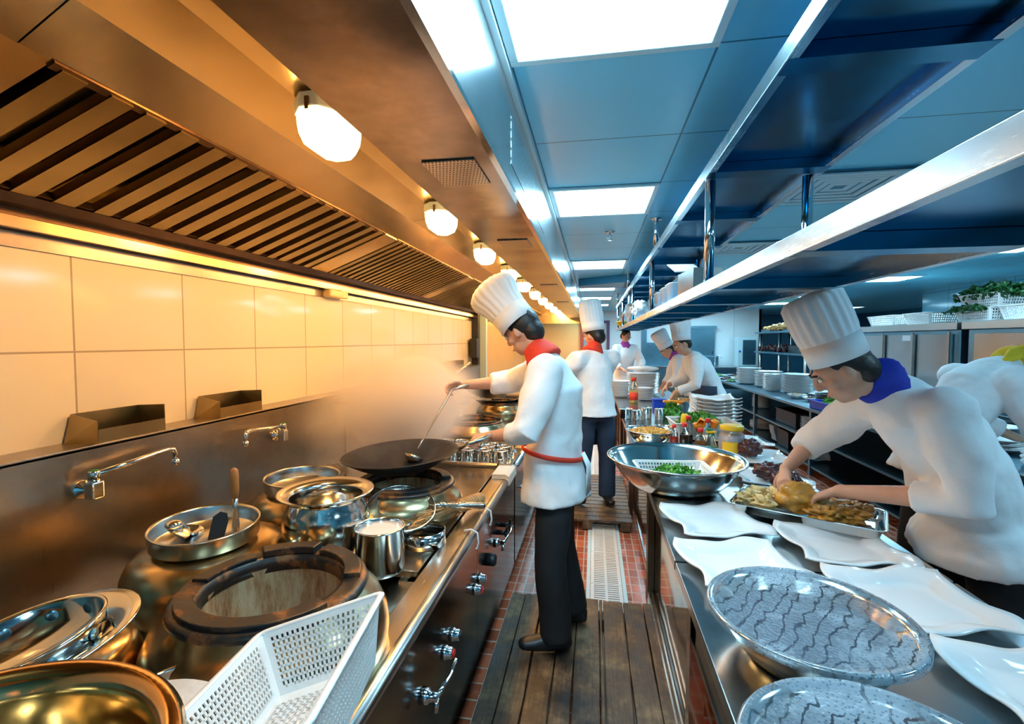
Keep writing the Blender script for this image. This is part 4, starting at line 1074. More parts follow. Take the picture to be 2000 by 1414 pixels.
m.add(vs, [(2 * k, 2 * k + 2, 2 * k + 3, 2 * k + 1) for k in range(n)], True).build('label', 'yellow', t)
bottle(.51, 6.3, .055, .33, 'tall clear cooking oil bottle with pink red cap and pink label', 'redcloth', 'oilfill', .9, 'oil_bottle', 'glass', 'cooking oil bottles', 'redcloth')
bottle(1.0, 6.05, .06, .28, 'cooking oil bottle with orange cap behind the square plates', 'orange', 'oilfill', .9, 'oil_bottle', 'glass', 'cooking oil bottles', None)
for i, (x, y, r, c) in enumerate([(.73, 4.02, 0, 'yellow'), (.80, 3.98, 1.2, 'orange'), (.87, 4.03, .5, 'orange'), (.93, 3.96, 2.0, 'orange'), (.84, 3.93, 2.8, 'orange')]):
    t = thing('squeeze_cup', ['upturned yellow plastic cup', 'orange plastic scoop lowest', 'orange plastic scoop in the middle', 'orange plastic scoop nearest the jar', 'orange plastic scoop at the front'][i] + ' among the bottles before the lettuce basket', 'plastic cup', (x, y, TZ + (.12 if i == 0 else .10 + .012 * i)), rot=(0, 0, 0) if i == 0 else (1.2, .3, r))
    MB().lathe([(.034, 0), (.026, .08), (.018, .088), (0, .09)] if i == 0 else [(.038, 0), (.03, .05), (.026, .055), (0, .056)], n=20 if i == 0 else 4).build('cup_body', c, t, solid=.002)
    if i == 0: MB().lathe([(0, -.118), (.036, -.118), (.036, -.002), (0, -.002)], n=20).build('holder', 'clearplastic', t)
bx = MB().box(-.13, .13, -.06, .06, 0, .10).build('caddy_box', 'clearplastic', None, bevel=.006); bx.location = (.85, 3.98, TZ); tag(bx, 'clear plastic caddy holding the orange scoops behind the sauce bottles', 'caddy')
for i, (x, y, r, h) in enumerate([(.33, 5.0, .062, .10), (.44, 4.95, .05, .095), (.54, 5.05, .05, .11), (.66, 5.0, .045, .11)]):
    cyl_pot('steel_cup', x, y, TZ, r, h, ['wide steel cup at the table edge beyond the white card', 'steel cup second from the table edge beyond the corn basin', 'steel cup third from the table edge below the oil bottle', 'steel cup nearest the lettuce basket, by the green bag'][i], 'cup', group='steel cups on the long work table')
o = MB().box(-.14, .14, -.05, .05, 0, .004).build('white_card', 'paper', None); o.location = (.47, 4.55, TZ); o.rotation_euler = (0, 0, .1); tag(o, 'thin white card lying on the table in front of the steel cups', 'card')
basin(.62, 4.32, TZ, .10, .06, .05, 'small open steel basin between the white card and the corn basin')
t = thing('green_bag', 'clear bag of green leaves with an orange top standing behind the lettuce basket', 'bag', (.80, 5.1, TZ))
heap('leaves', '', '', (0, 0, .02), .10, .14, 'leaf', 120, .035, 8, True, t); MB().box(-.09, .10, -.03, .03, .16, .185).build('clip_top', 'orange', t, bevel=.008)
t = thing('blue_box', 'small blue plastic box behind the bag of green leaves', 'box', (.78, 5.9, TZ)); MB().box(-.08, .08, -.06, .06, 0, .09).build('box_body', 'blueplastic', t, bevel=.01); MB().box(-.085, .085, -.065, .065, .09, .105).build('lid', 'blueplastic', t, bevel=.006)
stacked(lambda: round_plate(.12), 'round_plate', 'white', .68, 6.6, TZ, 10, .016, 'small white round plate in the stack right of the oil bottle', 'plate', 'small round plates by the oil bottle')
stacked(lambda: round_plate(.15, .03), 'round_plate', 'white', .37, 6.9, TZ, 12, .018, 'white round plate stacked at the table edge behind the oil bottle', 'plate', 'round plates at the table edge')
stacked(lambda: oval_plate(.24, .19, .03), 'oval_plate', 'white', .72, 7.3, TZ, 14, .022, 'large white oval plate in the tall stack near the far table end', 'plate', 'tall oval plate stack')
lump('folded_cloth', 'folded white cloth lying on the tall oval plate stack', 'cloth', (.72, 7.3, TZ + .34), (.22, .16, .04), 'cloth', 31, .2, 2)
basin(1.02, 5.62, TZ, .20, .13, .13, 'deep steel basin under the hands of the grey aproned bending chef')
heap('sliced_food', 'pale orange sliced food in the deep basin by the bending chef', 'food', (1.02, 5.62, TZ + .10), .16, .03, 'fries', 60, .02, 9)

# ------------------------------------------------------------ things on the overhead shelf
SZ = 1.830
t = thing('preserving_jar', 'round glass jar with pale lid on the lower overhead shelf', 'jar', (.60, 1.62, SZ))
MB().lathe([(0, 0), (.036, 0), (.040, .01), (.040, .05), (.034, .062), (0, .062)], n=32).build('jar_body', 'glass', t); MB().lathe([(0, .062), (.040, .062), (.041, .078), (0, .08)], n=32).build('lid', 'aluwhite', t)
MB().lathe([(0, .003), (.034, .003), (.036, .03), (0, .032)], n=24).build('contents', 'milk', t)
t = thing('metal_box', 'open copper toned metal box with raised lid on the overhead shelf', 'box', (.535, 2.62, SZ), rz=.1)
MB().box(-.07, .07, -.14, .14, 0, .003).box(-.07, -.067, -.14, .14, 0, .13).box(.067, .07, -.14, .14, 0, .13).box(-.07, .07, -.14, -.137, 0, .13).box(-.07, .07, .137, .14, 0, .13).build('box_body', 'rim', t)
MB().box(-.075, .075, -.02, .17, -.003, .003, TR((-.02, .12, .15), e=(.35, 0, 0))).build('lid', 'paper', t, bevel=.002)
tub = None
for i, (y, lab) in enumerate([(3.15, 'white plastic tub next to the metal box on the overhead shelf'), (3.42, 'middle white plastic tub of the three on the overhead shelf'), (3.75, 'tapered white plastic tub, farthest of the three on the overhead shelf')]):
    if tub is None:
        tub = thing('plastic_tub', lab, 'tub', (.52, y, SZ), group='white plastic tubs on the overhead shelf')
        m = MB(); rr_ = [rrect(.055, .08, .02, 0), rrect(.062, .095, .022, .12), rrect(.07, .105, .024, .125)]; K = len(rr_[0]); m.add(sum(rr_, []), [(r * K + k, r * K + (k + 1) % K, (r + 1) * K + (k + 1) % K, (r + 1) * K + k) for r in range(2) for k in range(K)] + [tuple(range(K))], True)
        m.build('tub_body', 'plastic', tub, solid=.003); lump('contents', None, None, (0, 0, .01), (.05, .08, .05), 'milk', 12, .3, 3, par=tub)
    else: dup(tub, (.52, y, SZ), label=lab)
lump('plastic_bag', 'crumpled white plastic bag on the overhead shelf beyond the tubs', 'plastic bag', (.53, 5.6, SZ), (.09, .16, .10), 'plastic', 21, .5, 2)
lump('plastic_bag', 'second white plastic bag at the far end of the overhead shelf', 'plastic bag', (.55, 7.2, SZ), (.09, .25, .14), 'plastic', 22, .5, 2)
t = thing('yellow_strainer', 'yellow rimmed plastic strainer at the far end of the overhead shelf', 'strainer', (.46, 8.0, SZ))
MB().lathe([(.03, 0), (.08, .03), (.10, .08), (.105, .085)], n=24).build('strainer_body', 'yellow', t, solid=.006)
cyl_pot('steel_cup', .52, 6.3, SZ, .04, .08, 'small steel cup between the two white bags on the overhead shelf', 'cup')
t = thing('glass_bottle', 'clear glass bottle standing on the overhead shelf before the white bags', 'bottle', (.62, 4.9, SZ)); MB().lathe([(0, 0), (.04, 0), (.04, .12), (.015, .17), (.015, .21), (0, .21)], n=24).build('bottle_body', 'glass', t); MB().lathe([(0, .211), (.017, .211), (.017, .23), (0, .23)], n=16).build('cap', 'aluwhite', t)
t = thing('plastic_hook', 'small clear plastic hook hanging from the nearest table edge', 'hook', (.315, 1.06, .70)); MB().tube([(0, 0, .06), (0, 0, .02), (-.005, .015, -.01), (-.005, .0, -.03), (-.005, -.018, -.012), (-.004, -.01, .01)], .005, 8).build('hook_body', 'plastic', t)
# ============================================================ SECOND COUNTER (right)
t = thing('shelf_counter', 'long steel counter with open plate shelves along the right side', 'counter', (3.2, 5.0, 0)); O = V((3.2, 5.0, 0))
def hb(m, name, mat, par=None, **k): m.v = [p - O for p in m.v]; return m.build(name, mat, par or t, **k)
hb(MB().box(2.52, 3.9, 1.2, 12.2, .765, .80), 'countertop', 'bluesteel', bevel=.003)
for z in (.44, .12): hb(MB().box(2.54, 3.85, 1.25, 12.15, z - .025, z), 'open_shelf', 'bluesteel', bevel=.002)
for y in (1.3, 2.75, 4.3, 6.1, 8.1, 10.1, 12.1):
    hb(MB().box(2.53, 2.58, y, y + .05, 0, .765), 'leg', 'bluesteel'); hb(MB().box(3.82, 3.87, y, y + .05, 0, .765), 'leg', 'bluesteel')
hb(MB().box(3.86, 3.87, 1.2, 12.2, .1, .765), 'back_panel', 'walldark')
CZ = .80
stacked(lambda: round_plate(.21, .03), 'round_plate', 'white', 2.84, 9.45, CZ, 12, .024, 'white round plate in the far left stack on the shelf counter', 'plate', 'far left plate stack on the shelf counter')
stacked(lambda: round_plate(.22, .03), 'round_plate', 'white', 2.98, 8.85, CZ, 11, .024, 'white round plate in the second stack on the shelf counter', 'plate', 'second plate stack on the shelf counter')
stacked(lambda: plate_mesh(.11, .006, .02, 8), 'square_plate', 'white', 2.82, 8.2, CZ, 13, .020, 'small white square plate in the narrow stack on the shelf counter', 'plate', 'narrow square plate stack')
stacked(lambda: oval_plate(.20, .27, .03), 'oval_plate', 'white', 3.05, 7.85, CZ, 14, .020, 'large white oval plate in the widest stack on the shelf counter', 'plate', 'widest plate stack on the shelf counter')
def bowl_food(x, y, z, r, lab, food, fm):
    t = thing('white_bowl', lab, 'bowl', (x, y, z), group='bowls of food on the shelf counter')
    MB().lathe([(0, 0), (r * .45, 0), (r * .75, .03), (r, .055), (r - .005, .057), (r * .7, .034), (0, .008)], n=36).build('bowl_body', 'white', t)
    heap('food', '', '', (0, 0, .03), r * .7, .03, fm, 40, .014, int(r * 1000), False, t)
bowl_food(2.80, 7.2, CZ, .13, 'white bowl of pale food left of the other white bowl', 'food', 'fries')
bowl_food(2.86, 6.85, CZ, .13, 'white folded rim bowl of dark food beside the orange soup pot', 'food', 'meat')
for (x, y, w_, sd) in ((2.75, 10.6, .18, 1), (3.1, 10.9, .2, 2), (2.8, 11.5, .2, 3), (3.25, 11.7, .2, 4), (3.5, 10.2, .18, 5), (2.66, 9.95, .12, 6)):
    t = thing('served_plate', 'white plate of food on the far part of the shelf counter, ' + ['nearest the tall stacks', 'in the middle', 'at the far left', 'at the far right', 'near the rack', 'by the counter edge'][sd - 1], 'plate', (x, y, CZ), group='served plates on the far counter')
    round_plate(w_, .02).build('plate_body', 'white', t, solid=.004); heap('food', '', '', (0, 0, .008), w_ * .6, .03, ['meat', 'fries', 'leaf', 'meat', 'fries', 'leaf'][sd - 1], 30, .018, sd, False, t)
t = thing('soup_pot', 'round steel pot of bright orange soup on the shelf counter', 'pot', (2.97, 6.62, CZ))
MB().lathe([(0, 0), (.12, 0), (.16, .03), (.175, .08), (.17, .12), (.178, .125), (.165, .128), (.165, .08), (.11, .01), (0, .01)], n=48).build('pot_body', 'front', t)
MB().lathe([(0, .108), (.14, .107), (.164, .105), (.15, .09), (0, .09)], n=36).build('soup', 'soup', t); MB().lathe([(.182, .05), (.190, .055), (.182, .06)], n=40).build('band', 'chrome', t)
def crate(name, lab, x, y, z, a, b, h, mat, cat='crate', rz=0, group=None):
    t = thing(name, lab, cat, (x, y, z), rz=rz, group=group); m = MB()
    m.box(-a, a, -b, b, 0, .006).box(-a, -a + .006, -b, b, 0, h).box(a - .006, a, -b, b, 0, h).box(-a, a, -b, -b + .006, 0, h).box(-a, a, b - .006, b, 0, h).build('crate_body', mat, t)
    MB().box(-a - .012, a + .012, -b - .012, -b, h - .014, h).box(-a - .012, a + .012, b, b + .012, h - .014, h).box(-a - .012, -a, -b, b, h - .014, h).box(a, a + .012, -b, b, h - .014, h).build('rim', mat, t)
    return t
crate('blue_crate', 'low bright blue plastic crate at the counter edge below the orange soup', 2.78, 6.0, CZ, .22, .22, .10, 'blueplastic')
heap('green_beans', 'long green vegetables lying in the blue crate beyond the leaning chef', 'vegetables', (2.82, 6.02, CZ + .07), .19, .08, 'leaf', 160, .04, 11, True)
o = lump('spotted_cloth', 'white cloth with red spots spread behind the soup pot', 'cloth', (3.40, 7.35, CZ), (.30, .55, .035), 'cloth', 33, .2, 2)
for (x, y, s_) in ((3.05, 5.2, 0), (3.5, 5.5, 1), (3.55, 5.0, 2), (3.15, 4.55, 3)):
    o = oval_plate(.24, .2).build('oval_plate', 'white', None, solid=.005); o.location = (x, y, CZ + .004); tag(o, 'white oval plate on the right counter ' + ['behind the bending chef', 'near the refrigerators', 'close to the refrigerator doors', 'just left of the yellow scarfed chef arm'][s_], 'plate', 'loose oval plates on the right counter')
stacked(lambda: oval_plate(.28, .22, .03), 'oval_plate', 'white', 3.55, 5.9, CZ, 6, .022, 'white oval plate in the wide stack before the refrigerators', 'plate', 'wide plate stack before the refrigerators')
stacked(lambda: oval_plate(.22, .30, .03), 'oval_plate', 'white', 2.92, 4.12, CZ, 3, .03, 'white oval platter near the right edge under the bent arm', 'plate', 'platters under the bent arm')
stacked(lambda: oval_plate(.22, .26, .03), 'oval_plate', 'white', 2.85, 3.35, CZ, 3, .03, 'white oval platter at the right edge of the photo', 'plate', 'platters at the right edge')
# on the open shelves
stacked(lambda: round_plate(.14, .025), 'scalloped_plate', 'white', 2.75, 3.42, .12, 4, .02, 'ridged white plate on the bottom shelf at the right edge', 'plate', 'ridged plates on the bottom shelf')
stacked(lambda: round_plate(.16, .025), 'round_plate', 'white', 2.78, 3.45, .44, 8, .02, 'white round plate on the middle shelf at the right edge', 'plate', 'plates on the middle shelf at the right edge')
stacked(lambda: round_plate(.15, .03), 'round_plate', 'white', 2.85, 8.75, .44, 11, .02, 'white round plate stacked on the middle shelf left of the counter leg', 'plate', 'middle shelf plates left of the leg')
stacked(lambda: oval_plate(.22, .25, .03), 'oval_plate', 'white', 2.85, 8.6, .12, 5, .024, 'white oval plate stacked on the bottom shelf left of the counter leg', 'plate', 'bottom shelf plates left of the leg')
crate('black_crate', 'black plastic crate on the middle shelf of the shelf counter', 2.82, 7.1, .44, .2, .35, .20, 'black', group='black crates on the open shelves')
crate('black_crate', 'black plastic crate on the bottom shelf of the shelf counter', 2.75, 7.15, .12, .14, .2, .24, 'black', group='black crates on the open shelves')
stacked(lambda: plate_mesh(.12, .006, .02, 8), 'square_plate', 'white', 2.72, 6.45, .44, 8, .024, 'small white square plate stacked on the middle shelf by the black crate', 'plate', 'square plates on the middle shelf')
def leaning(n, x, y, z, desc, group):
    f = None
    for k in range(n):
        if f is None: f = plate_mesh(.11, .006, .02, 8).build('square_plate', 'white', None, solid=.004); o = f
        else: o = f.copy(); COL.objects.link(o)
        o.location = (x, y + k * .032, z + .125); o.rotation_euler = (1.15, 0, .1); tag(o, desc + ', ' + (['nearest', 'second', 'third', 'fourth', 'fifth', 'sixth', 'seventh', 'eighth', 'ninth', 'tenth'][k]) + ' of the leaning row', 'plate', group)
leaning(9, 2.70, 6.3, .12, 'white square plate standing on edge right of the black crate', 'leaning plates right of the black crate')
leaning(6, 2.70, 7.45, .12, 'white square plate standing on edge left of the black crate', 'leaning plates left of the black crate')

# rack on the far counter
t = thing('serving_rack', 'two tier steel serving rack with food trays on the far counter', 'rack', (4.3, 11.3, 0)); O = V((4.3, 11.3, 0))
for y in (9.9, 11.2, 12.4):
    for x in (3.98, 4.62): hb(MB().tube([(x, y, 0), (x, y, 1.80)], .03, 12), 'post', 'rim', t)
for z in (1.80, 1.34, .85): hb(MB().box(3.9, 4.7, 9.8, 12.6, z - .03, z + .01), 'rack_shelf', 'bluesteel', t, bevel=.003)
heap('fried_food', 'golden fried food heaped on the top shelf of the serving rack', 'food', (4.22, 11.2, 1.86), .30, .14, 'fries', 160, .05, 14, rect=(.28, 1.0))
for y, lab in ((10.6, 'nearer'), (11.9, 'farther')):
    crate('foil_tray', lab + ' dark steel tray under the fried food on the serving rack', 4.25, y, 1.811, .26, .5, .05, 'bluesteel', 'tray', group='steel trays on the serving rack')
heap('dark_skewers', 'dark reddish cooked food on the middle shelf of the serving rack', 'food', (4.15, 11.7, 1.39), .3, .10, 'meat', 200, .04, 15, rect=(.22, .8))
crate('clear_bin', 'clear plastic bin on the middle shelf at the near end of the serving rack', 4.15, 10.3, 1.35, .2, .35, .16, 'clearplastic', 'bin')
for k, y in enumerate((10.2, 10.8)):
    o = oval_plate(.25, .2).build('oval_plate', 'white', None, solid=.005); o.location = (4.2, y, .87); tag(o, ['nearer', 'farther'][k] + ' white oval plate on the low shelf of the serving rack', 'plate')

# refrigerators with baskets on top
for (y0, y1, lab) in ((3.4, 5.95, 'tall steel refrigerator at the right edge under the last baskets'), (6.02, 8.1, 'tall steel refrigerator behind the chef hat, under the leafy baskets')):
    t = thing('upright_refrigerator', lab, 'refrigerator', (4.4, y0, 0), group='upright refrigerators on the right'); O = V((4.4, y0, 0))
    hb(MB().box(4.0, 4.85, y0 + .02, y1 - .02, .08, 1.72), 'cabinet_body', 'bluesteel', t, bevel=.004)
    hb(MB().box(3.94, 4.88, y0, y1, 1.725, 1.808), 'top_ledge', 'steel', t, bevel=.004)
    n = 3; w_ = (y1 - y0 - .2) / n
    for k in range(n):
        a = y0 + .1 + k * w_
        d = hb(MB().box(3.975, 3.998, a + .03, a + w_ - .03, .9, 1.68), 'door', 'table', t, bevel=.004)
        hb(MB().box(3.975, 3.998, a + .03, a + w_ - .03, .12, .86), 'door', 'table', t, bevel=.004)
        hb(MB().box(3.94, 3.96, a + .005, a + .03, 1.0, 1.70), 'handle', 'rim', d)
        if k == 1: hb(MB().box(3.972, 3.9745, a + .1, a + .26, 1.6, 1.67), 'note', 'paper', t)
for i, (y, z, lab, L) in enumerate([
    (7.62, 1.809, 'white slotted basket at the left end on top of the refrigerators', .62), (6.85, 1.809, 'empty white slotted basket second from left on the refrigerators', .5),
    (5.95, 1.809, 'white slotted basket under the stacked leafy basket on the refrigerator', .5), (5.85, 1.955, 'upper white slotted basket overflowing with dark leaves, stacked on another', .56),
    (5.38, 1.809, 'white slotted basket wrapped in plastic right of the leafy baskets', .42), (4.85, 1.809, 'white slotted basket at the right edge on top of the refrigerator', .46)]):
    basket('plastic_basket', lab, (4.2, y, z), (0, 0, 0), L, .36, .14, 'plastic', pitch=.03, group='slotted baskets on the refrigerators')
heap('leafy_herbs', 'dark green leafy herbs overflowing the upper basket on the refrigerator', 'herbs', (4.18, 5.85, 2.07), .25, .12, 'darkleaf', 260, .06, 16, True, rect=(.17, .32))
heap('leafy_herbs', 'dark green leaves peeking from the lower basket under the stacked one', 'herbs', (4.08, 5.98, 1.92), .15, .06, 'darkleaf', 120, .05, 17, True, rect=(.12, .26))
# far wall things
t = thing('roller_hatch', 'stainless roller serving hatch in the far white wall', 'hatch', (2.92, 13.93, 1.03))
MB().box(-.36, .36, -.05, .05, .12, .95).build('shutter', 'bluesteel', t, bevel=.01); MB().box(-.40, .40, -.08, .0, .90, .98).build('top_box', 'bluesteel', t)
MB().box(-.38, .42, -.25, .0, -.1, .16).build('hood_box', 'bluesteel', t, bevel=.02); MB().tube([(.3, -.06, .2), (.3, -.08, .3)], .01, 8).build('handle', 'black', t)
t = thing('water_boiler', 'pale steel water boiler cabinet against the far white wall', 'boiler', (4.0, 13.6, .921))
MB().box(-.24, .24, -.15, .25, 0, .78).build('cabinet_body', 'aluwhite', t, bevel=.01); MB().box(-.12, .20, -.16, -.15, .05, .70).build('panel', 'bluesteel', t); MB().ell((-.2, -.18, .40), (.03, .02, .03), n=8).build('lamp', 'blueplastic', t)
t = thing('sink_counter', 'low sink counter with a curved tap along the far wall', 'sink', (2.9, 13.4, 0))
MB().box(-1.5, 1.4, -.3, .5, .0, .88).build('cabinet_body', 'bluesteel', t); MB().box(-1.52, 1.42, -.32, .5, .88, .92).build('worktop', 'table', t, bevel=.003)
MB().tube([(.3, .1, .92), (.3, .1, 1.15), (.34, .06, 1.22), (.42, 0, 1.20), (.44, -.02, 1.14)], .014, 8).build('tap', 'chrome', t)
# ============================================================ PEOPLE
def cloth_tex(name, size):
    t = bpy.data.textures.new(name, 'CLOUDS'); t.noise_scale = size; t.noise_depth = 2; return t
CT = cloth_tex('cloth_folds', .17)
def organic(ob, voxel, smooth=4, disp=0):
    md = ob.modifiers.new('remesh', 'REMESH'); md.mode = 'VOXEL'; md.voxel_size = voxel; md.use_smooth_shade = True
    md = ob.modifiers.new('smooth', 'SMOOTH'); md.factor = .5; md.iterations = smooth
    if disp:
        md = ob.modifiers.new('folds', 'DISPLACE'); md.texture = CT; md.texture_coords = 'LOCAL'; md.strength = disp; md.mid_level = .5
def frame(c, f, u):
    f = V(f).normalized(); u = V(u); u = (u - f * u.dot(f)).normalized(); r = f.cross(u)
    m = Matrix((r, f, u)).transposed().to_4x4(); m.translation = V(c); return m
def add_hand(m, w_, d, pn, side, curl=.45):
    w_, d, pn, side = V(w_), V(d).normalized(), V(pn), V(side)
    pn = (pn - d * pn.dot(d)).normalized(); side = (side - d * side.dot(d) - pn * side.dot(pn)).normalized()
    m.tube([w_ - d * .03, w_ + d * .01, w_ + d * .05, w_ + d * .088], [(.021, .026), (.019, .030), (.017, .040), (.014, .041)], 12, up=pn)
    for i, L in enumerate((.072, .080, .074, .058)):
        p = w_ + d * .082 + side * (.031 - .0205 * i); pts = [p]; ang = 0
        for s_ in (.45, .32, .25):
            ang += curl * (1 + .12 * i); dd = d * math.cos(ang) + pn * math.sin(ang); p = p + dd * L * s_; pts.append(p)
        m.tube(pts, [.0098, .0090, .0082, .0065], 8); m.ell(pts[-1], .0066, n=6)
    p = w_ + d * .025 + side * .03; t1 = (side * .75 + d * .6 + pn * .25).normalized(); t2 = (side * .3 + d * .8 + pn * .5).normalized()
    m.tube([p, p + t1 * .035, p + t1 * .035 + t2 * .03, p + t1 * .035 + t2 * .05], [.014, .011, .0095, .0075], 8)
def person(name, label, P, vox=.007):
    foot = V(P['base']); t = thing(name, label, 'person', foot)
    def fin(m, nm, mat, par=None, **k): m.v = [p - foot for p in m.v]; return m.build(nm, mat, par or t, **k)
    f = V(P['face']).normalized(); bf = V(P['front']).normalized()
    pel, wai, che, nb = map(V, (P['pelvis'], P['waist'], P['chest'], P['neck'])); hc = V(P['head']); hu = V(P['head_up']).normalized()
    HF = frame(hc, f, hu)
    # --- body: one continuous surface
    m = MB()
    m.tube([pel - V((0, 0, .10)), pel, wai, che, nb.lerp(che, .25), nb], [(.09, .14), (.11, .155), (.095, .13), (.11, .155), (.07, .12), (.05, .055)], 20, up=bf)
    m.tube([nb.lerp(che, .2), nb, hc - hu * .06 - f * .015, hc - f * .02], [(.06), .052, .05, .05], 14)
    m.ell((0, -.008, .022), (.074, .094, .100), HF, 20); m.ell((0, .026, -.055), (.054, .062, .058), HF, 16); m.ell((0, .052, -.088), (.026, .026, .020), HF, 12)
    m.ell((0, .088, .034), (.046, .012, .011), HF, 10); m.ell((0, .098, -.012), (.012, .020, .016), HF, 10); m.tube([HF @ V((0, .088, .03)), HF @ V((0, .108, -.010))], [.008, .011], 8)
    m.ell((0, .086, -.050), (.022, .009, .0065), HF, 8); m.ell((0, .083, -.062), (.019, .010, .007), HF, 8)
    for s_ in (-1, 1): m.ell((s_ * .076, -.006, .0), (.008, .018, .029), HF, 10, (0, 0, s_ * -.35)); m.ell((s_ * .046, .055, -.015), (.022, .022, .022), HF, 10)
    for (sh, el, wr, hd, pn, sd, cu) in P['arms']:
        m.tube([V(sh), V(sh).lerp(V(el), .5), V(el), V(el).lerp(V(wr), .35), V(wr)], [.050, .046, .038, .040, .026], 12)
        add_hand(m, wr, hd, pn, sd, cu)
    for (hp, kn, an, td) in P['legs']:
        m.tube([V(hp), V(hp).lerp(V(kn), .4), V(kn), V(kn).lerp(V(an), .3), V(an)], [.085, .078, .055, .055, .038], 12)
    b = fin(m, 'body', 'skin'); organic(b, vox, 3)
    # --- trousers
    m = MB(); m.tube([pel + V((0, 0, .05)), pel - V((0, 0, .03)), pel - V((0, 0, .13))], [(.12, .155), (.125, .165), (.10, .15)], 20, up=bf)
    for (hp, kn, an, td) in P['legs']:
        m.tube([V(hp), V(hp).lerp(V(kn), .5), V(kn), V(kn).lerp(V(an), .5), V(an) + V((0, 0, -.03))], [.093, .092, .080, .079, .078], 14)
    o = fin(m, 'trousers', P.get('trousers', 'trousers')); organic(o, max(.010, vox), 6, .014)
    for (hp, kn, an, td) in P['legs']:
        an = V(an); td = V(td).normalized(); z0 = foot.z; A = V((an.x, an.y, z0 + .045))
        m = MB().tube([A - td * .075, A - td * .05, A + td * .03, A + td * .11, A + td * .165, A + td * .185], [(.030, .028), (.044, .036), (.046, .040), (.033, .044), (.026, .036), (.012, .02)], 14, up=(0, 0, 1))
        m.v = [V((p.x, p.y, max(p.z, z0 + .004))) for p in m.v]
        m.tube([A + V((0, 0, .0)), A.lerp(an, .8)], [.042, .04], 12); s_ = fin(m, 'shoe', 'black'); organic(s_, .008, 3)
    # --- jacket with sleeves
    m = MB(); hem = V(P['hem']); hr = P.get('hem_r', (.175, .225))
    dn = (hem - pel)
    m.tube([hem, hem - dn * .35, pel, wai, che, nb.lerp(che, .35), nb.lerp(che, .02)], [hr, (hr[0] * .94, hr[1] * .95), (.145, .19), P.get('waist_r', (.13, .165)), (.145, .185), (.105, .155), (.062, .070)], 24, up=bf)
    for i, (sh, el, wr, hd, pn, sd, cu) in enumerate(P['arms']):
        cf = V(el).lerp(V(wr), P.get('cuff', .5)); k = P.get('sleeve', 1.0)
        m.tube([nb.lerp(che, .4).lerp(V(sh), .4), V(sh), V(sh).lerp(V(el), .5), V(el), cf], [.08, .083 * k, .076 * k, .068 * k, .054 * k], 16); m.ell(sh, .078 * k, n=12)
    o = fin(m, 'jacket', 'cloth'); organic(o, max(.010, vox), 5, .036)
    if P.get('sash'):
        c = pel + V((0, 0, .035)); lat = bf.cross(V((0, 0, 1))).normalized(); q = []
        for k in range(40):
            a = 2 * PI * k / 40; q.append(c + bf * (math.cos(a) * .153) + lat * (math.sin(a) * .200) + V((0, 0, .03 * math.sin(a + 2.2))))
        fin(MB().tube(q, [(.012, .006)] * 40, 8, closed=True, up=(0, 0, 1)), 'apron_string', P['sash'])
        e = c - bf * .148 + lat * .02
        fin(MB().tube([e, e - bf * .03 + V((0, 0, -.06)), e - bf * .03 + V((0, 0, -.20))], [(.006, .03), (.006, .045), (.005, .06)], 8, up=-bf), 'apron_tail', 'cloth')
    # --- collar scarf
    if P.get('scarf'):
        ax = (hc - hu * .06 - nb).normalized(); rt = ax.cross(bf).normalized(); fr = rt.cross(ax).normalized(); fr = fr if fr.dot(bf) > 0 else -fr
        m = MB(); m.tube([nb - ax * .045 + fr * .010, nb - ax * .02 + fr * .006, nb + ax * .015, nb + ax * .045, nb + ax * .062], [(.098, .108), (.094, .102), (.078, .078), (.066, .066), (.056, .058)], 24, up=fr)
        kn_ = nb + fr * .095 - ax * .035; m.ell(kn_, .024, n=10)
        dnv = (che - nb).normalized()
        m.tube([kn_, kn_ + dnv * .07 + rt * .012 + fr * .02, kn_ + dnv * .16 + rt * .02 + fr * .02], [(.018, .028), (.012, .045), (.006, .02)], 10, up=fr)
        o = fin(m, 'neck_scarf', P['scarf']); organic(o, .008, 4, .014)
    # --- hair, face details
    m = MB(); m.ell((0, -.022, .036), (.0805, .092, .094), HF, 20); m.ell((0, -.055, -.02), (.066, .058, .07), HF, 14)
    o = fin(m, 'hair', 'hair'); organic(o, .007, 2)
    for s_ in (-1, 1):
        e = fin(MB().ell((s_ * .030, .0845, .015), (.0125, .0085, .0075), HF, 10), 'eye', 'white')
        fin(MB().ell((s_ * .030, .0915, .015), (.0052, .0035, .0052), HF, 8), 'iris', 'hair', e)
        fin(MB().tube([HF @ V((s_ * .012, .098, .038)), HF @ V((s_ * .030, .099, .043)), HF @ V((s_ * .048, .084, .038))], .0045, 6), 'eyebrow', 'hair')
    fin(MB().ell((0, .0955, -.056), (.021, .004, .0035), HF, 8), 'lips', plain('lips', (.45, .14, .12), .4))
    # --- hat
    if P.get('hat', True):
        tilt = V(P.get('hat_up', hu)).normalized(); HT = frame(hc + hu * .045 - f * .006, f, tilt)
        HT = TR(hc + hu * .045 - f * .006, tilt)
        H = P.get('hat_h', .28); fl = P.get('flare', 1.2)
        m = MB().lathe([(.100, 0), (.103, .0), (.105, .085), (.102, .085), (.098, .01)], HT, 56, close=True); band = fin(m, 'hat', 'cloth', label='tall white pleated chef hat' if H > .2 else None)
        pr = [(.103, .082), (.106, .11), (.108 + .02 * (fl - 1), .15), (.105 * fl, H * .75), (.104 * fl, H * .90), (.085 * fl, H * .985), (.04, H * 1.0), (0, H * .985)]
        m = MB().lathe(pr, HT, 160, mod=lambda a, j: 1 + (.022 if 1 <= j <= 5 else 0) * (1 if math.sin(a * 20) > 0 else -1) * abs(math.sin(a * 20)) ** .4)
        fin(m, 'pleated_crown', 'cloth', band)
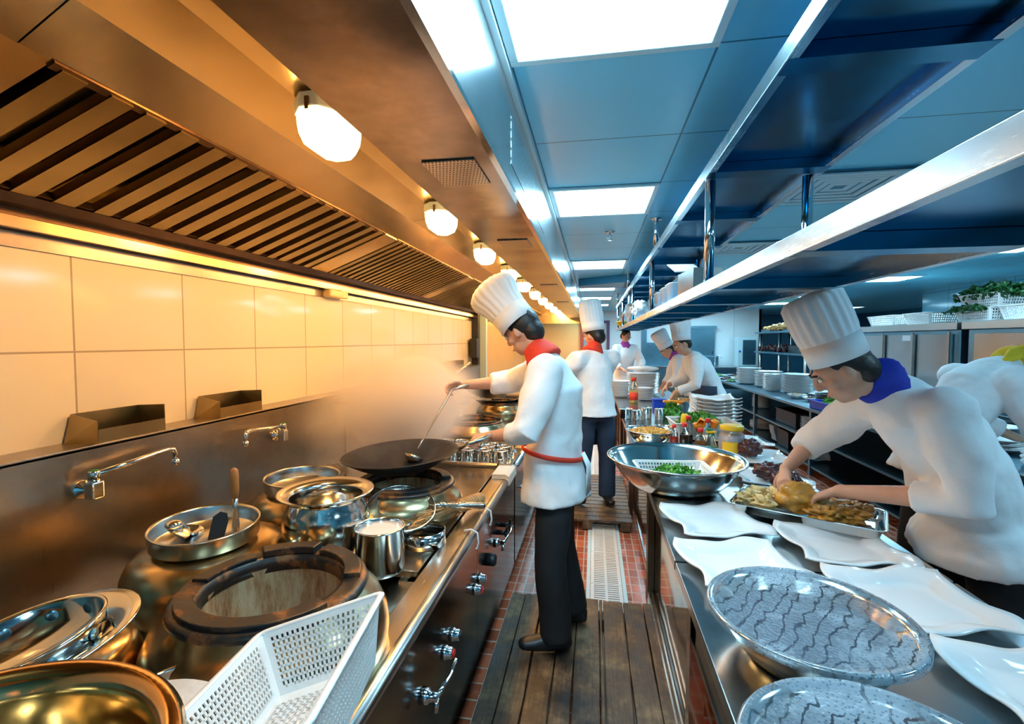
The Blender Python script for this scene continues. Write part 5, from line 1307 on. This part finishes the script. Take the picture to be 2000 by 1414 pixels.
    if P.get('apron'):
        m = MB(); lat = bf.cross(V((0, 0, 1))).normalized(); n = 14; vs = []
        top, bot = V(P['apron'][0]), V(P['apron'][1])
        for i in range(6):
            c = top.lerp(bot, i / 5)
            for k in range(n + 1):
                a = -1.5 + 3.0 * k / n; q = c + bf * (math.cos(a) * .185) + lat * (math.sin(a) * .235); vs.append(q + bf * (.008 * math.sin(k * 2.3 + i * .5)))
        m.add(vs, [(i * (n + 1) + k, i * (n + 1) + k + 1, (i + 1) * (n + 1) + k + 1, (i + 1) * (n + 1) + k) for i in range(5) for k in range(n)], True)
        fin(m, 'apron', P.get('apron_mat', 'cloth'), solid=.004)
    return t

# chef at the wok range (near, left)
person('person', 'near chef in white jacket, black trousers and red scarf leaning over the wok range', dict(
    base=(-.20, 2.40, .103), face=(-.80, .35, -.50), front=(-.97, .22, 0),
    pelvis=(-.20, 2.42, 1.00), waist=(-.19, 2.42, 1.14), chest=(-.20, 2.42, 1.34), neck=(-.27, 2.43, 1.535), head=(-.365, 2.46, 1.645), head_up=(-.55, .12, .80),
    hat_up=(-.62, .14, .72), hat_h=.27, flare=1.28, hem=(-.185, 2.41, .80), hem_r=(.175, .228), scarf='redcloth', sash='redcloth', cuff=.45, sleeve=1.1,
    arms=[((-.22, 2.24, 1.45), (-.30, 2.13, 1.18), (-.50, 2.24, 1.135), (-.8, .25, -.15), (.1, .3, -.9), (.0, .9, .2), .75),
          ((-.26, 2.61, 1.45), (-.47, 2.74, 1.36), (-.74, 2.66, 1.345), (-.9, -.25, -.1), (.1, -.6, -.8), (-.1, -.6, .7), .8)],
    legs=[((-.18, 2.33, .93), (-.20, 2.27, .53), (-.17, 2.25, .19), (-.93, -.3, 0)), ((-.20, 2.51, .93), (-.17, 2.50, .53), (-.10, 2.50, .20), (-.9, .1, 0))]), .006)
t = thing('wok_ladle', 'long handled steel ladle held over the steaming wok by the near chef', 'ladle', (-.80, 2.62, 1.32))
MB().tube([(.10, -.01, .03), (0, 0, 0), (-.06, -.30, -.22), (-.07, -.36, -.265)], [.011, .010, .006, .006], 10).build('handle', 'rim', t)
MB().lathe([(0, -.03), (.035, -.022), (.05, 0), (.047, 0), (.033, -.018), (0, -.025)], TR((-.075, -.40, -.29), (.2, .5, 1)), 28).build('bowl', 'rim', t)

# second chef in the aisle
person('person', 'chef in white jacket and red scarf standing in the aisle behind the near chef', dict(
    base=(.0, 4.42, .103), face=(-.75, .6, -.35), front=(-.6, .8, 0),
    pelvis=(.02, 4.42, 1.0), waist=(.02, 4.42, 1.14), chest=(.0, 4.45, 1.34), neck=(.0, 4.47, 1.52), head=(.0, 4.52, 1.64), head_up=(-.15, .1, .97), hat_h=.30, flare=1.0,
    hem=(.02, 4.42, .92), hem_r=(.165, .215), scarf='redcloth', trousers='navy', apron=((.02, 4.42, .98), (.02, 4.42, .60)), apron_mat='navy', cuff=.5, sleeve=1.1,
    arms=[((.16, 4.58, 1.43), (.05, 4.80, 1.2), (-.2, 4.95, 1.12), (-.8, .5, 0), (0, 0, -1), (.3, .7, .3), .6),
          ((-.15, 4.33, 1.43), (-.33, 4.36, 1.2), (-.50, 4.55, 1.12), (-.8, .5, 0), (0, 0, -1), (-.3, -.5, .5), .6)],
    legs=[((-.06, 4.38, .93), (-.09, 4.40, .53), (-.12, 4.38, .19), (-.5, .8, 0)), ((.10, 4.46, .93), (.13, 4.48, .53), (.13, 4.46, .19), (.2, -.9, 0))]), .009)
# distant chefs
person('person', 'bending chef with grey blue apron and tall hat on the far side of the table', dict(
    base=(1.37, 5.75, .0), face=(-.85, -.25, -.55), front=(-.97, -.2, 0),
    pelvis=(1.34, 5.75, .98), waist=(1.30, 5.75, 1.10), chest=(1.18, 5.74, 1.30), neck=(1.06, 5.72, 1.46), head=(.99, 5.70, 1.56), head_up=(-.25, -.05, .95), hat_up=(-.08, 0, 1), hat_h=.24, flare=1.08,
    hem=(1.36, 5.75, .84), scarf=None, cuff=.8, trousers='navy', apron=((1.30, 5.75, 1.1), (1.36, 5.75, .5)), apron_mat='navy',
    arms=[((1.12, 5.55, 1.38), (1.10, 5.46, 1.12), (.90, 5.55, 1.02), (-.6, .1, -.8), (.6, 0, -.5), (0, 1, 0), .5),
          ((1.12, 5.92, 1.38), (1.05, 5.98, 1.12), (.86, 5.85, 1.08), (-.6, -.1, -.8), (.6, 0, -.5), (0, -1, 0), .5)],
    legs=[((1.34, 5.66, .9), (1.33, 5.62, .5), (1.36, 5.62, .1), (-1, 0, 0)), ((1.34, 5.84, .9), (1.34, 5.86, .5), (1.36, 5.88, .1), (-1, 0, 0))]), .010)
person('person', 'distant dark haired cook with purple scarf at the far end of the table', dict(
    base=(.62, 9.0, .0), face=(.5, -.6, -.5), front=(.5, -.85, 0),
    pelvis=(.55, 9.05, .98), waist=(.56, 9.02, 1.12), chest=(.58, 8.98, 1.36), neck=(.56, 8.95, 1.54), head=(.57, 8.92, 1.68), head_up=(.1, -.1, 1), hat=False,
    hem=(.55, 9.05, .82), scarf='purplecloth', cuff=.7,
    arms=[((.40, 8.90, 1.46), (.38, 8.75, 1.2), (.50, 8.5, 1.1), (.3, -.9, 0), (0, 0, -1), (1, 0, 0), .5),
          ((.74, 9.06, 1.46), (.86, 8.9, 1.2), (.80, 8.62, 1.1), (-.1, -1, 0), (0, 0, -1), (-1, 0, 0), .5)],
    legs=[((.48, 9.02, .9), (.48, 9.0, .5), (.50, 9.02, .1), (0, -1, 0)), ((.64, 9.08, .9), (.66, 9.04, .5), (.68, 9.08, .1), (0, -1, 0))]), .012)
person('person', 'distant chef in tall white hat bending left of the grey aproned chef', dict(
    base=(1.45, 7.0, .0), face=(-.8, -.2, -.6), front=(-.95, -.2, 0),
    pelvis=(1.42, 7.0, .98), waist=(1.36, 7.0, 1.10), chest=(1.22, 7.0, 1.28), neck=(1.10, 6.98, 1.40), head=(1.02, 6.96, 1.47), head_up=(-.5, -.05, .85), hat_h=.26, flare=1.1,
    hem=(1.44, 7.0, .84), scarf='purplecloth', cuff=.7,
    arms=[((1.16, 6.82, 1.33), (1.10, 6.74, 1.08), (.98, 6.80, .95), (-.6, .1, -.8), (.6, 0, -.5), (0, 1, 0), .5),
          ((1.16, 7.18, 1.33), (1.10, 7.24, 1.08), (.98, 7.15, .95), (-.6, -.1, -.8), (.6, 0, -.5), (0, -1, 0), .5)],
    legs=[((1.42, 6.91, .9), (1.42, 6.88, .5), (1.44, 6.88, .1), (-1, 0, 0)), ((1.42, 7.09, .9), (1.42, 7.1, .5), (1.44, 7.1, .1), (-1, 0, 0))]), .012)
# big chef on the right
person('person', 'chef in tall white hat and blue scarf leaning over the chicken tray on the right', dict(
    base=(1.52, 2.14, .0), face=(-.80, .25, -.62), front=(-.93, .30, 0),
    pelvis=(1.46, 2.10, .95), waist=(1.40, 2.09, 1.08), chest=(1.27, 2.04, 1.26), neck=(1.055, 2.00, 1.435), head=(.93, 1.985, 1.487), head_up=(-.42, .08, .88),
    hat_up=(-.40, .04, .90), hat_h=.27, flare=1.04, hem=(1.49, 2.11, .79), hem_r=(.225, .27), waist_r=(.165, .20), scarf='bluecloth', cuff=.35, sleeve=1.15,
    arms=[((1.20, 1.86, 1.35), (1.25, 1.83, 1.06), (1.00, 2.16, .975), (-.55, .5, -.45), (.3, -.2, -.9), (-.2, .8, .3), .5),
          ((1.14, 2.20, 1.34), (1.05, 2.50, 1.12), (.90, 2.43, .985), (-.3, -.7, -.4), (.5, -.3, -.8), (-.8, .2, .2), .5)],
    legs=[((1.47, 2.02, .88), (1.50, 2.0, .48), (1.52, 2.02, .09), (-1, .2, 0)), ((1.47, 2.20, .88), (1.50, 2.24, .48), (1.54, 2.26, .09), (-1, .3, 0))]), .006)
# chef bending at the right edge
person('person', 'chef with yellow scarf bending over the right counter at the photo edge', dict(
    base=(2.0, 3.15, .0), face=(.85, .25, -.55), front=(.95, .25, 0),
    pelvis=(2.02, 3.18, .98), waist=(2.08, 3.2, 1.10), chest=(2.22, 3.24, 1.31), neck=(2.46, 3.29, 1.465), head=(2.63, 3.34, 1.47), head_up=(.85, .1, .45),
    hat_h=.28, hem=(1.98, 3.17, .80), hem_r=(.20, .24), scarf='yellowcloth', cuff=.6, sleeve=1.2,
    arms=[((2.30, 3.06, 1.37), (2.42, 3.02, 1.06), (2.66, 3.20, .96), (.8, .5, -.3), (0, 0, -1), (0, 1, 0), .5),
          ((2.26, 3.44, 1.37), (2.42, 3.58, 1.10), (2.70, 3.55, .97), (.9, -.1, -.3), (0, 0, -1), (0, -1, 0), .5)],
    legs=[((2.02, 3.10, .9), (1.98, 3.08, .5), (1.96, 3.1, .09), (1, .2, 0)), ((2.02, 3.27, .9), (1.98, 3.3, .5), (1.96, 3.3, .09), (1, .2, 0))]), .008)

# ============================================================ STEAM over the wok
def steam():
    m = bpy.data.materials.new('steam'); m.use_nodes = True; nt = m.node_tree.nodes; lk = m.node_tree.links; nt.clear()
    out = nt.new('ShaderNodeOutputMaterial'); vs = nt.new('ShaderNodeVolumePrincipled'); lk.new(vs.outputs[0], out.inputs['Volume'])
    vs.inputs['Color'].default_value = (1.0, .93, .86, 1); vs.inputs['Anisotropy'].default_value = .2
    tc = nt.new('ShaderNodeTexCoord')
    ln = nt.new('ShaderNodeVectorMath'); ln.operation = 'LENGTH'; lk.new(tc.outputs['Object'], ln.inputs[0])
    mr = nt.new('ShaderNodeMapRange'); lk.new(ln.outputs['Value'], mr.inputs[0]); mr.inputs[1].default_value = .97; mr.inputs[2].default_value = .15; mr.inputs[3].default_value = 0; mr.inputs[4].default_value = 1; mr.interpolation_type = 'SMOOTHSTEP'
    n = nt.new('ShaderNodeTexNoise'); n.inputs['Scale'].default_value = 1.7; n.inputs['Detail'].default_value = 3; lk.new(tc.outputs['Object'], n.inputs['Vector'])
    r = nt.new('ShaderNodeMapRange'); lk.new(n.outputs['Fac'], r.inputs[0]); r.inputs[1].default_value = .36; r.inputs[2].default_value = .66; r.inputs[3].default_value = .25; r.inputs[4].default_value = 1.6
    mu = nt.new('ShaderNodeMath'); mu.operation = 'MULTIPLY'; lk.new(mr.outputs[0], mu.inputs[0]); lk.new(r.outputs[0], mu.inputs[1])
    m2 = nt.new('ShaderNodeMath'); m2.operation = 'MULTIPLY'; lk.new(mu.outputs[0], m2.inputs[0]); m2.inputs[1].default_value = STEAM_D
    lk.new(m2.outputs[0], vs.inputs['Density']); return m
STEAM_D = 10.0
M['steam'] = steam()
o = MB().ell((0, 0, 0), 1.0, n=20).build('steam', 'steam', None); o.location = (-1.15, 2.75, 1.23); o.scale = (.50, 1.0, .42)
tag(o, 'soft cloud of steam rising from the wok in front of the near chef', 'steam', kind='stuff')
